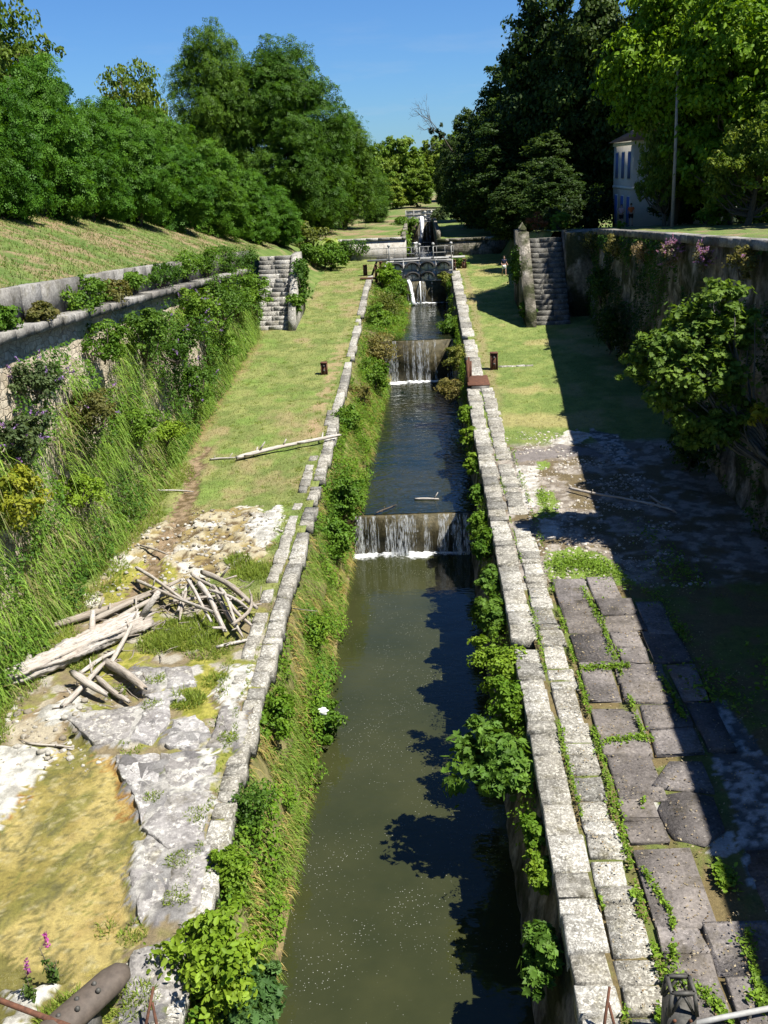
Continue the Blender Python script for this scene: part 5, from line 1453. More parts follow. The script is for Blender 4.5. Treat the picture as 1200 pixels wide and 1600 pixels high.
GW = 'shrubs growing out of the left retaining wall'
WALLSH = [
 ((-12.5, 27.9, -8.8), 1.0, 'yellow green shrub at the picture edge in the wall grass', G_YEL, .17, 0, (1, 1, 1)),
 ((-12.5, 29.2, -7.2), .95, 'buddleia with violet spikes above the yellow shrub', G_GREY, .15, 16, (1, 1, .9)),
 ((-12.7, 31.5, -6.0), .8, 'thin grey green buddleia under the exposed rubble', G_GREY, .13, 8, (1, 1.2, .8)),
 ((-12.4, 35.4, -7.9), 1.1, 'tangled olive shrub below the exposed rubble stones', G_DRY, .14, 4, (1, 1.3, .8)),
 ((-12.6, 38.8, -5.9), .9, 'bramble hump hanging off the ledge coping', G_MID, .15, 0, (1, 1.2, 1)),
 ((-12.5, 43.5, -6.5), 1.15, 'dark green bramble bush beside the large buddleia', G_DARK, .17, 0, (1, 1.3, 1.0)),
 ((-12.2, 48.0, -7.0), 1.5, 'large dark buddleia with many violet spikes mid wall', G_DARK, .18, 26, (1, 1.4, 1.05)),
 ((-12.3, 53.5, -6.9), 1.4, 'leafy buddleia with pale violet spikes next to the large one', G_MID, .18, 20, (1, 1.5, 1)),
 ((-12.3, 60.0, -7.0), 1.5, 'dense rounded bramble mound far along the wall', G_DARK, .2, 4, (1, 1.6, 1)),
 ((-12.4, 67.0, -7.4), 1.5, 'ivy clad shrub near the end of the wall', G_MID, .2, 0, (.9, 1.7, 1.05)),
 ((-12.2, 72.8, -8.4), 1.4, 'shrub at the foot of the pale stairs', G_MID, .2, 0, (.9, 1.2, 1.2)),
 ((-12.3, 40.5, -9.6), 1.0, 'leafy nettle like clump low in the wall grass', G_MID, .14, 3, (1, 1.2, .9)),
 ((-12.2, 51.5, -10.3), 1.1, 'dark shrub low on the wall under the large buddleia', G_DARK, .16, 8, (1, 1.3, .9)),
 ((-12.3, 60.5, -10.0), 1.1, 'mid green shrub low on the wall by the brown soil', G_MID, .17, 2, (.9, 1.4, .9)),
 ((-12.2, 44.5, -11.2), .8, 'small bright shrub at the wall foot near the stream', G_LIGHT, .13, 0, (1, 1.2, .8)),
 ((-12.4, 33.5, -10.4), .8, 'pale leafed sprig bush among drooping wall grass', G_LIGHT, .13, 2, (1, 1.1, .8)),
]
for i, (p, r, lab, pal, lf, fl, sq) in enumerate(WALLSH):
    r *= 1.12; lf *= .8
    shrub('buddleia_bush' if fl > 5 else 'wall_shrub', p, r, lab, *pal, leaf=lf, n=int(34 + 22 * r), per=60, sq=sq, seed=i, flowers=fl, group=GW, droop=.35)
LEDGE = [
 ((-13.3, 31.3, -3.95), .55, 'small bramble tuft on the ledge at the picture edge', G_MID), ((-13.3, 34.3, -4.25), .6, 'low bramble on the ledge before the bare parapet', G_DRY),
 ((-13.35, 39.5, -4.2), .95, 'largest bramble climbing the parapet', G_MID), ((-13.3, 43.0, -4.45), .75, 'reddish bramble trailing over the ledge', G_DRY),
 ((-13.4, 46.8, -4.4), .7, 'bramble between two bare parapet blocks', G_MID), ((-13.4, 51.8, -4.6), .9, 'ivy heap covering the parapet past the bare blocks', G_DARK),
 ((-13.5, 57.5, -4.8), 1.1, 'ivy covering the parapet in the far half', G_MID), ((-13.5, 63.5, -5.0), 1.2, 'thick ivy roll along the parapet top', G_MID),
 ((-13.5, 70.0, -5.4), 1.3, 'ivy heap near the end of the parapet', G_DARK), ((-13.4, 76.0, -5.9), 1.2, 'ivy mound hanging beside the stair top', G_DARK)]
for i, (p, r, lab, pal) in enumerate(LEDGE):
    shrub('ivy_bush', p, r * 1.15, lab, *pal, leaf=.12, n=52, per=54, sq=(.75, 2.1 if r > .8 else 1.6, .75), seed=40 + i, group='brambles and ivy on the parapet ledge')
shrub('ivy_bush', (-9.62, 79.4, -8.0), 1.6, 'ivy curtain on the cheek of the pale stairs', *G_DARK, leaf=.2, n=60, per=40, sq=(.35, 1.6, 1.35), seed=60)
shrub('ivy_bush', (-9.75, 76.6, -9.3), .95, 'leafy ivy ball at the front of the pale stairs', *G_MID, leaf=.18, n=34, per=40, sq=(.9, .9, .9), seed=61)

# shrubs along the canal's left bank
BANK = [
 ((-4.55, 15.2, -14.35), 1.05, 'glossy bright green bush spilling over the near coping', G_LIGHT, OVAL, .17, 'bank_bush'),
 ((-4.0, 15.7, -15.9), .85, 'bluish green young fig by the water at the bottom', ((.04, .10, .03), (.08, .16, .05)), FIG, .24, 'fig_bush'),
 ((-4.65, 17.9, -14.4), .55, 'small leafy sprig on the bare coping edge', G_LIGHT, OVAL, .12, 'bank_bush'),
 ((-4.55, 20.3, -14.5), .75, 'dark rounded clipped looking bush on the left bank', G_DARK, DIAMOND, .09, 'bank_bush'),
 ((-4.6, 24.4, -14.4), .7, 'mid green bush by the stepped coping stone', G_LIGHT, OVAL, .13, 'bank_bush'),
 ((-3.75, 28.2, -16.9), .8, 'round bush at the waterline holding white litter', G_MID, OVAL, .16, 'bank_bush'),
 ((-4.3, 31.5, -15.3), .7, 'thin light bush above the waterline bush', G_LIGHT, OVAL, .13, 'bank_bush'),
 ((-4.25, 40.0, -14.8), 1.1, 'dark green bush lower left of the nearest weir', G_MID, OVAL, .17, 'bank_bush'),
 ((-4.2, 44.2, -14.4), 1.35, 'large leafy bush hanging beside the nearest weir', G_MID, OVAL, .18, 'bank_bush'),
 ((-4.6, 54.0, -13.4), 1.0, 'leafy bush beyond the long lone log', G_MID, OVAL, .17, 'bank_bush'),
 ((-4.2, 60.5, -13.3), .9, 'feathery bush on the bank of the second basin', G_DRY, DIAMOND, .14, 'bank_bush'),
 ((-3.7, 67.0, -13.4), 1.3, 'olive bush on the bank before the tall weir', G_MID, OVAL, .18, 'bank_bush'),
 ((-3.4, 73.5, -13.0), 1.5, 'pale brownish bush leaning on the tall weir', G_DRY, DIAMOND, .17, 'bank_bush'),
 ((-3.6, 79.5, -11.6), 1.5, 'rounded bush above the tall weir', G_MID, OVAL, .2, 'bank_bush'),
 ((-3.2, 85.5, -11.3), 1.5, 'yellowish bush beside the third basin', ((.08, .12, .02), (.17, .18, .04)), DIAMOND, .18, 'bank_bush'),
 ((-2.8, 91.0, -10.9), 1.5, 'tall bush close to the gate on the left bank', G_MID, OVAL, .2, 'bank_bush'),
 ((-3.2, 95.0, -9.6), 1.3, 'vivid light green vine bush over the left gate leaf', ((.10, .20, .01), (.18, .29, .02)), OVAL, .2, 'bank_bush'),
]
for i, (p, r, lab, pal, tm, lf, nm) in enumerate(BANK):
    r *= 1.1 if p[1] < 45 else 1.2; lf *= .85
    shrub(nm, p, r, lab, *pal, leaf=lf, n=int(38 + 24 * r), per=54, tmpl=tm, seed=80 + i, group='bushes on the sunny canal bank', sq=(.8, 1.1, .95))
RS = [
 ((2.0, 15.9, -15.0), .5, 'leafy sprig low on the shaded wall near the V rod', G_FIG, FIG, .2), ((2.1, 18.1, -14.75), .36, 'small sprig under the right coping', G_LIGHT, OVAL, .13),
 ((2.1, 19.4, -14.6), .36, 'tiny light sprig just below the big fig', G_LIGHT, OVAL, .13), ((1.45, 22.1, -14.7), 1.05, 'big fig bush reaching out over the canal', G_FIG, FIG, .27),
 ((1.95, 24.6, -14.3), .7, 'light green bush directly above the big fig', G_LIGHT, OVAL, .14), ((1.85, 26.8, -14.3), .85, 'bright leafy bush on the right wall with small leaves', G_LIGHT, OVAL, .13),
 ((1.9, 30.3, -14.3), .65, 'fig sprig with lobed leaves on the right wall', G_FIG, FIG, .22), ((2.0, 33.0, -14.1), .5, 'small fig plant hanging from the right coping', G_FIG, FIG, .2),
 ((2.05, 36.3, -14.0), .6, 'leafy clump below the white gravel patch', G_MID, OVAL, .15), ((1.9, 39.0, -14.2), .6, 'clump on the right wall level with the nearest weir', G_MID, OVAL, .15), ((2.1, 42.5, -13.9), .45, 'narrow vine clump above the nearest weir', G_MID, OVAL, .14),
 ((2.1, 46.5, -13.7), .5, 'trailing vine on the right wall by the blue water', G_LIGHT, OVAL, .14), ((2.15, 50.5, -13.4), .55, 'longer trailing vine on the right wall', G_LIGHT, OVAL, .14), ((2.15, 54.3, -13.1), .55, 'bright vine just below the gear plate', G_LIGHT, OVAL, .15),
 ((1.4, 61.0, -13.2), .9, 'brownish bush beneath the gear plate', G_DRY, DIAMOND, .14), ((1.9, 66.0, -12.1), .8, 'yellow green bush on the wall before the tall weir', ((.08, .11, .02), (.16, .18, .04)), DIAMOND, .15), ((2.2, 78.5, -11.8), 1.1, 'green bush on the right wall past the tall weir', G_MID, OVAL, .18)]
for i, (p, r, lab, pal, tm, lf) in enumerate(RS):
    r *= 1.22; lf *= .85
    shrub('fig_bush' if tm is FIG else 'wall_vine', p, r, lab, *pal, leaf=lf, n=int(28 + 32 * r), per=30 if tm is FIG else 52, tmpl=tm, seed=120 + i, group='plants hanging on the shaded lock wall', sq=(.75, 1.25, .95) if r < 1 else (1.05, 1.0, .8), up=.6)

# fig tree against the terrace wall
def fig_tree():
    rg = np.random.default_rng(400)
    t = empty('fig_tree', (9.75, 35.5, -12.6)); t.scale = (.93, .93, .93); tag(t, 'large spreading fig tree growing out of the shaded terrace wall', 'tree')
    lob = [(-.5, 0, 7.0, 1.4, 1.4, 1.1), (.7, 0, 8.1, 1.1, 1.1, 1.0), (-1.6, 0, 6.4, 1.3, 1.2, .9), (-.2, -.4, 5.6, 1.8, 1.6, 1.2), (1.0, 0, 6.9, 1.2, 1.2, 1.2), (-1.2, .3, 5.0, 1.5, 1.3, 1.0), (.4, 0, 4.2, 1.6, 1.5, 1.2), (-2.6, .2, 5.9, .9, .8, .5), (.3, -.3, 3.6, 1.3, 1.2, .8)]
    (V, F, C), cc = clumps(rg, lob, 300, 44, .2, (.05, .105, .016), (.115, .20, .034), FIG, shell=.45, crad=(.15, .42), upb=.7)
    link('crown', np_mesh('crown', V, F, M_LEAF, C), t)
    parts = []
    for k in range(34):
        c = cc[rg.integers(0, len(cc))]; b = np.array([3.15 + rg.normal() * .08, rg.normal() * .25, 1.8 + .2 * rg.normal()]); m = np.array([c[0] * .5 + 1.1, c[1] * .5, c[2] * .5 + 1.0])
        parts.append(tube([b, (b + m) / 2 + rg.normal(size=3) * .12, m, (m + c) / 2 + rg.normal(size=3) * .1, c], [.07, .06, .045, .03, .012], 6, rg, .06))
    V, F = join(parts); link('trunk', np_mesh('trunk', V, F, mat_simple('pale_fig_bark', (.16, .15, .13), .9, 0, .2, 6), smooth=True), t)
fig_tree()
shrub('wall_shrub', (11.6, 33.8, -8.6), .55, 'yellow leafed sprig at the picture edge beside the fig tree', *G_YEL, leaf=.2, n=14, per=26, seed=170)
TOPS = [
 ((12.3, 91.0, -6.6), 1.0, 'dry reddish bush at the far corner of the terrace wall', ((.10, .05, .025), (.2, .12, .06)), 0), ((12.2, 81, -5.9), 1.3, 'green creeper hanging from the wall corner by the stairs', G_MID, 0),
 ((12.2, 74.5, -5.6), 1.1, 'browned creeper on the wall top before the house', G_DRY, 0), ((12.2, 66, -5.3), 1.0, 'pale dry creeper under the terrace coping', G_DRY, 0),
 ((12.2, 57.5, -5.0), .95, 'tawny bush of seed heads on the terrace wall', ((.16, .12, .07), (.32, .25, .16)), 4), ((12.1, 51.0, -4.6), .95, 'pinkish lavender bush on the terrace wall', ((.10, .10, .06), (.20, .19, .12)), 46),
 ((12.1, 44.8, -4.3), .8, 'smaller lavender bush toward the picture edge', ((.08, .09, .05), (.17, .16, .1)), 30), ((12.2, 39.5, -4.0), .9, 'brown dry plant hanging near the picture edge', G_DRY, 3)]
for i, (p, r, lab, pal, fl) in enumerate(TOPS):
    shrub('lavender_bush' if fl > 10 else 'creeper_bush', p, r, lab, *pal, leaf=.12, n=36, per=36, tmpl=DIAMOND, sq=(.5, 1.7, .75), seed=180 + i, flowers=fl, fcol=(.30, .16, .34), group='plants along the terrace wall top')
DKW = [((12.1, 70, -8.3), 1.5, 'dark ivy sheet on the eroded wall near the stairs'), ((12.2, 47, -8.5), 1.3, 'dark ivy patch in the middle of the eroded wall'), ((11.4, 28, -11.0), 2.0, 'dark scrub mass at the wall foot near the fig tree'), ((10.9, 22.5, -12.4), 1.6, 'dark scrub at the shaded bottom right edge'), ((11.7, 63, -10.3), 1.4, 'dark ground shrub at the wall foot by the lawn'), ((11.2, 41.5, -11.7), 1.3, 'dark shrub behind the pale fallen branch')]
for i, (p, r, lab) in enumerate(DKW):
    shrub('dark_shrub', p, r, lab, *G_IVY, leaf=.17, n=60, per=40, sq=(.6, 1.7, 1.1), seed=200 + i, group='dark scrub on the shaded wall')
shrub('garden_bush', (20.4, 71.5, -4.1), 1.5, 'rounded bright bush at the pole foot on the terrace', *G_LIGHT, leaf=.18, n=70, per=44, sq=(1.1, 1, 1), seed=220)
shrub('garden_bush', (23.2, 72, -4.4), .9, 'low yellow green bush beside the rounded garden bush', *G_LIGHT, leaf=.16, n=40, per=40, sq=(1.5, 1, .7), seed=221)
shrub('garden_bush', (15.0, 78.5, -4.9), .5, 'little yellow green tuft on the terrace coping', *G_LIGHT, leaf=.12, n=20, per=30, sq=(1, 1.4, .8), seed=222)
shrub('garden_bush', (9.2, 83.5, -4.7), .9, 'reddish bush at the top of the shaded stairs', (.12, .04, .02), (.2, .09, .04), leaf=.14, n=30, per=36, seed=223)
shrub('garden_bush', (10.9, 82.5, -4.5), .9, 'green bush at the top of the shaded stairs', *G_MID, leaf=.16, n=34, per=36, seed=224)
shrub('broom_bush', (-11.9, 108, -6.9), 2.0, 'pale yellowish bush at the end of the belt', (.09, .12, .025), (.17, .19, .05), leaf=.3, n=70, per=40, tmpl=DIAMOND, seed=230, sq=(1, 1, 1.1))
shrub('broom_bush', (-9.4, 104, -8.2), 1.9, 'low mounded bright bush on the left lawn end', *G_MID, leaf=.26, n=80, per=42, seed=231, sq=(1.2, 1, .75))
shrub('broom_bush', (-10.8, 102, -7.8), 1.6, 'olive mounded bush before the banana plant', *G_MID, leaf=.24, n=70, per=40, seed=232, sq=(1, 1, .8))
shrub('hedge', (-9.1, 111.1, -8.1), 1.25, 'dark green hedge hanging over the head wall', *G_DARK, leaf=.22, n=110, per=40, seed=233, sq=(3.0, .6, .95))
shrub('bank_bush', (-2.3, 118, -8.3), 1.5, 'upright green bush beside the far channel', *G_MID, leaf=.22, n=70, per=40, seed=234, sq=(.7, 2.2, 1.1))
shrub('bank_bush', (-2.2, 136, -7.1), 1.7, 'round dark bush left of the far gate', *G_MID, leaf=.26, n=70, per=40, seed=235, sq=(1, 1.2, .9))
shrub('bank_bush', (2.6, 146, -6.6), 1.3, 'grey green bush right of the far gate', *G_GREY, leaf=.24, n=50, per=40, seed=236)
shrub('bank_bush', (3.6, 101, -9.0), .9, 'leafy weed clump by the right end of the footbridge', *G_MID, leaf=.2, n=34, per=36, seed=237)
shrub('bank_bush', (2.0, 94.6, -9.9), .8, 'pale weed clump on the right gate leaf', (.09, .13, .02), (.18, .2, .05), leaf=.17, n=34, per=36, seed=238)
for k, (x, y, r, lab) in enumerate([(-27, 104, 3.0, 'dark undergrowth bush behind the belt end'), (-18.5, 106, 2.6, 'undergrowth bush below the tallest tree'), (-15.5, 109, 2.4, 'undergrowth bush below the broad domed tree'), (-6.2, 141, 1.8, 'bush on the far grassy bank')]):
    shrub('undergrowth_bush', (x, y, g_hill(x, y) + r * .5 if x < -14 else float(zplat(y)) + r * .5), r, lab, *G_DARK, leaf=.4, n=70, per=40, tmpl=SPRAY, seed=240 + k)

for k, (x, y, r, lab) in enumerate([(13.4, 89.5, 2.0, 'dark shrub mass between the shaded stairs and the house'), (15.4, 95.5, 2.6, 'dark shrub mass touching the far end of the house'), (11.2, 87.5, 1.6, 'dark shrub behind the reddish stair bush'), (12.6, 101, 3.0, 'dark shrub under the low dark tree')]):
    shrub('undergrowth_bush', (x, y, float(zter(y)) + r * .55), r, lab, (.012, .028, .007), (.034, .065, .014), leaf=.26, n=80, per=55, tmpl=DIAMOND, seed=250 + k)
shrub('ivy_bush', (7.35, 79.2, -7.6), 1.5, 'dark ivy blanket over the cheek wall of the shaded stairs', *G_DARK, leaf=.18, n=90, per=50, sq=(.22, 2.2, 1.25), seed=260)
shrub('ivy_bush', (7.6, 74.6, -10.3), .8, 'ivy clump at the low end of the shaded cheek wall', *G_DARK, leaf=.16, n=40, per=44, sq=(.8, 1.1, .8), seed=261)
# banana plant
def banana():
    rg = np.random.default_rng(500); t = empty('banana_plant', (-10.3, 107.5, -8.6)); tag(t, 'banana plant with big pale torn leaves by the mounded bushes', 'plant')
    V, F = join([tube([(a, b, -.6), (a * 1.1, b * 1.1, 1.6)], [.16, .11], 8, rg, .05) for a, b in ((0, 0), (.7, .2), (-.5, .4))]); link('stem', np_mesh('stem', V, F, M_BARK), t)
    for k in range(15):
        an = rg.random() * 6.28; o = [(0, 0), (.7, .2), (-.5, .4)][k % 3]; L = 1.5 + .9 * rg.random(); n = 9; s = np.linspace(0, 1, n)
        r_ = L * s * (.75 + .1 * rg.random()); z = 1.4 + L * (1.1 * s - 1.15 * s * s); w = .3 * np.sin(PI * np.clip(s * .93 + .05, 0, 1)) ** .6
        c = np.stack([o[0] + r_ * math.cos(an), o[1] + r_ * math.sin(an), z], -1); sd = np.array([-math.sin(an), math.cos(an), 0])
        V = np.stack([c - sd * w[:, None] + np.array([0, 0, .08]), c, c + sd * w[:, None] + np.array([0, 0, .08])], 1).reshape(-1, 3)
        C = palette(rg, len(V), (.16, .24, .05), (.28, .34, .12), .1)
        link('leaf', np_mesh('leaf', V, grid_faces(n, 3), M_LEAF, C, True), t)
banana()

# purple loosestrife at the bottom left
for (x, y, h, lab) in [(-7.45, 14.75, .95, 'loosestrife with tall magenta spike by the ochre pool'), (-7.7, 14.35, .7, 'shorter loosestrife next to the wet rocks')]:
    rg = np.random.default_rng(int(h * 100)); z = float(zg(y)); t = empty('loosestrife', (x, y, z - .05)); tag(t, lab, 'plant', 'magenta flowered waterside plants')
    P = []; N = []; T = []; S = []; st = []
    for k in range(4):
        a = rg.random() * 6.28; tip = np.array([math.cos(a) * .14, math.sin(a) * .14, h * (.65 + .35 * (k == 0))]); st.append(tube([(0, 0, 0), tip * .5 + rg.normal(size=3) * .02, tip], [.012, .01, .006], 5))
        s = rg.random(30); P.append(tip * s[:, None] * .8 + rg.normal(size=(30, 3)) * .035)
    V, F = join(st); link('stem', np_mesh('stem', V, F, M_BARK), t)
    P = np.concatenate(P); m = len(P); v, f, c = inst(P, rg.normal(size=(m, 3)) + np.array([0, 0, .6]), rg.normal(size=(m, 3)), .12 * (.6 + .6 * rg.random(m)), palette(rg, m, (.05, .10, .02), (.10, .16, .04)), OVAL)
    link('leaves', np_mesh('leaves', v, f, M_LEAF, c), t)
    m = 60; tip = np.array([0, 0, h * .95]); P = tip + np.stack([rg.normal(size=m) * .025, rg.normal(size=m) * .025, rg.random(m) * .34], -1)
    v, f, c = inst(P, rg.normal(size=(m, 3)), rg.normal(size=(m, 3)), np.full(m, .06), palette(rg, m, (.30, .05, .30), (.45, .12, .42)), DIAMOND)
    link('flowers', np_mesh('flowers', v, f, M_LEAF, c), t)

# white litter caught in the waterline bush
rg = np.random.default_rng(8)
V, F = sphere((0, 0, 0), .15, 12, 9, (1.2, .5, .8)); V = V * (1 + .8 * (rg.random((len(V), 1)) - .5))
o = link('litter_bag', np_mesh('litter_bag', V, F, M_WHITE)); o.location = (-3.65, 27.7, -16.15); tag(o, 'crumpled white bag caught in the waterline bush', 'litter')

# ------------------------------------------------------------------ grass and creeping plants (uncountable)
def blades(P, D, L, W, C, droop, seg=3):
    """curved blades: root P, initial direction D, length L, width W"""
    n = len(P); D = unit(D); s = np.linspace(0, 1, seg + 1)
    pts = P[:, None] + D[:, None] * (L[:, None] * s)[..., None]
    pts[:, :, 2] -= (droop[:, None] * L[:, None] * s ** 2)
    side = unit(np.cross(D, np.array([0, 0, 1.0])) + 1e-6 + .25 * np.random.default_rng(1).normal(size=D.shape))
    w = W[:, None] * np.array([1, .85, .55, .06] if seg == 3 else ([1, .08] if seg == 1 else [1, .7, .06]))
    V = np.stack([pts - side[:, None] * w[..., None] / 2, pts + side[:, None] * w[..., None] / 2], 2).reshape(-1, 3)
    k = 2 * (seg + 1); f = np.array([(2 * i, 2 * i + 1, 2 * i + 3, 2 * i + 2) for i in range(seg)])
    F = (f[None] + (np.arange(n) * k)[:, None, None]).reshape(-1, 4)
    return V, F, np.repeat(C, k, axis=0)

def stuff(name, parts, mat=None):
    V, F, C = merge(parts)
    return tag(link(name, np_mesh(name, V, F, mat or M_GRASS, C)), kind='stuff')

rg = np.random.default_rng(600)
# drooping grass on the left retaining wall
n = 30000
y = 15 + 59 * rg.random(n) ** 1.05; t = rg.random(n) ** 1.25
zt = np.minimum(zledge(y) - 2.0 - .9 * np.sin(y * .7), -5.9 - (y < 34) * 1.4); z = zg(y) + .1 + (zt - zg(y)) * t
keep = fbm(y * .5, z * .6, 601) > (.38 + .16 * t); y, z, t = y[keep], z[keep], t[keep]; n = len(y)
x = -13.1 + .35 * rg.random(n) + .45 * (1 - t) * rg.random(n)
D = np.stack([.75 + .35 * rg.random(n), rg.normal(size=n) * .75 - .1, .45 + .8 * rg.random(n)], -1)
L = (.3 + .95 * rg.random(n) ** 1.6) * np.where(fbm(y * 1.3, z * 1.1, 605) > .5, 1.15, .7); dn = fbm(y * .7, z * .7, 602)
C = palette(rg, n, (.11, .20, .024), (.21, .32, .055), .25); dry = (rg.random(n) < np.clip((dn - .50) * 3, .03, .5)); C[dry] = palette(rg, dry.sum(), (.18, .17, .07), (.30, .28, .13), .2)
stuff('wall_grass', [blades(np.stack([x, y, z], -1), D, L, .028 + .022 * rg.random(n), C, 1.0 + .6 * rg.random(n))])
# grass on the sunny canal bank
n = 34000
y = np.concatenate([13.5 + 31 * rg.random(n // 2), 44.5 + 52 * rg.random(n - n // 2)]); t = rg.random(n) ** .9
bxx = np.interp(y, [w[0] for w in WB], [w[1] for w in WB]); bzz = np.interp(y, [w[0] for w in WB], [w[2] for w in WB]) + .45
zz = (zg(y) - .3) + (bzz - (zg(y) - .3)) * t; xx = -4.95 + (bxx + 4.95) * t ** .8 - .1
keep = fbm(y * .9, t * 4, 611) > .38 + .05 * (y < 30); y, t, zz, xx = y[keep], t[keep], zz[keep], xx[keep]; n = len(y)
D = np.stack([.5 + .35 * rg.random(n), rg.normal(size=n) * .35, .8 + .4 * rg.random(n)], -1)
C = palette(rg, n, (.075, .15, .018), (.16, .245, .04), .25); dn = fbm(y * .8, t * 3, 612); dry = rg.random(n) < np.clip((dn - .44) * 3.4, .05, .8); C[dry] = palette(rg, dry.sum(), (.20, .165, .06), (.36, .30, .12), .2)
stuff('bank_grass', [blades(np.stack([xx, y, zz], -1), D, .25 + .55 * rg.random(n) * np.where(y > 44, 1.3, 1), .022 + .02 * rg.random(n), C, .8 + .7 * rg.random(n))])

# leafy weeds between the grass on wall and bank
def weeds(n, seed, pos, leaf, pals):
    rg = np.random.default_rng(seed)
    a, b = rg.random(n), rg.random(n)
    P, out, key = pos(a, b, rg)
    g = fbm(key[0], key[1], seed); k = g > (.47 if seed != 1002 else np.where(P[:, 1] < 41, .545, .46))
    P, g = P[k], g[k]; n = len(P); w = fbm(key[0][k] * .6 + 9, key[1][k] * .6, seed + 3)
    P = P + np.array(out) * (rg.random((n, 1)) * (.1 + 1.6 * (g[:, None] - .47)))
    N = rg.normal(size=(n, 3)) * .5 + np.array(out) * .8 + np.array([0, 0, .7])
    C = np.where((w > .52)[:, None], palette(rg, n, *pals[0], .25), palette(rg, n, *pals[1], .25))
    return inst(P, N, rg.normal(size=(n, 3)) - np.array([0, 0, .5]), leaf * (.5 + .9 * rg.random(n)), C, OVAL)
def wall_pos(a, b, rg):
    y = 14 + 62 * a; z0 = zg(y); z = z0 + (zledge(y) - .9 - z0) * b
    return np.stack([-12.95 + .5 * (1 - b), y, z], -1), (1, -.15, .3), (y * .55, z * .7)
def bank_pos(a, b, rg):
    y = 14 + 83 * a ** 1.1; t = b
    bx_ = np.interp(y, [w[0] for w in WB], [w[1] for w in WB]); bz_ = np.interp(y, [w[0] for w in WB], [w[2] for w in WB]) + .6
    return np.stack([-4.95 + (bx_ + 4.95) * t ** .8, y, (zg(y) - .25) * (1 - t) + bz_ * t], -1), (1, 0, .45), (y * .7, t * 3)
def rwall_pos(a, b, rg):
    y = 20 + 75 * a; z = zg(y) - .15 - 1.5 * b ** 1.5
    return np.stack([np.interp(y, [4, 50, 66, 95], [2.3, 2.32, 2.55, 2.5]) - .15 * b, y, z], -1), (-1, 0, .35), (y * .6, b * 1.5)
stuff('wall_weeds', [weeds(52000, 1001, wall_pos, .13, (G_DARK, G_MID))], M_LEAF)
stuff('bank_weeds', [weeds(52000, 1002, bank_pos, .11, (G_MID, G_LIGHT))], M_LEAF)
def twall_pos(a, b, rg):
    y = 14 + 62 * a; z0 = zg(y); z = z0 + (zter(y) - .3 - z0) * b ** .8
    return np.stack([12.55 - .25 * (1 - b), y, z], -1), (-1, -.1, .2), (y * .35, z * .45)
stuff('terrace_wall_ivy', [weeds(34000, 1004, twall_pos, .15, (G_IVY, G_DARK))], M_LEAF)
stuff('lock_wall_weeds', [weeds(16000, 1003, rwall_pos, .10, (G_MID, G_LIGHT))], M_LEAF)

# lawn tufts, short
def lawn(n, x0, x1, y0, y1, fn, seed, h=(.04, .10), power=1.0):
    rg = np.random.default_rng(seed)
    x = x0 + (x1 - x0) * rg.random(n); y = y0 + (y1 - y0) * rg.random(n) ** power
    C, dz, g = fn(x, y); k = rg.random(n) < g
    x, y, C, dz = x[k], y[k], C[k], dz[k]; n = len(x)
    D = np.stack([rg.normal(size=n) * .45, rg.normal(size=n) * .45, np.ones(n)], -1)
    cc = C * (.75 + .6 * rg.random((n, 1)))
    return blades(np.stack([x, y, zg(y) + dz - .01], -1), D, h[0] + (h[1] - h[0]) * rg.random(n), .02 + .02 * rg.random(n), cc, .3 * rg.random(n), 1)
stuff('lawn_grass', [lawn(60000, -13, -5.2, 30, 110, paint_left, 621, (.05, .13), 1.3), lawn(42000, 3.2, 12.5, 30, 110, paint_right, 622, (.05, .12), 1.3)])
def hill_blades(n, seed):
    rg = np.random.default_rng(seed); x = -13.9 - 9.5 * rg.random(n) ** 1.1; y = 26 + 75 * rg.random(n) ** 1.2
    g = fbm(x * .9, y * .9, 201); k = rg.random(n) < .35 + .8 * sstep(.35, .6, g); x, y, g = x[k], y[k], g[k]; n = len(x)
    D = np.stack([rg.normal(size=n) * .5, rg.normal(size=n) * .5, np.ones(n)], -1)
    C = palette(rg, n, (.07, .125, .02), (.14, .19, .045), .3); d = rg.random(n) < .22; C[d] = palette(rg, d.sum(), (.2, .16, .08), (.3, .24, .14))
    return blades(np.stack([x, y, hill_z(x, np.minimum(y, 80.4)) * (y < 80.4) + hill_z(x, y) * (y >= 80.4) + (g - .5) * .25], -1), D, .06 + .2 * rg.random(n) ** 2, .025 + .025 * rg.random(n), C, .4 * rg.random(n), 1)
stuff('hill_grass', [hill_blades(60000, 623)])
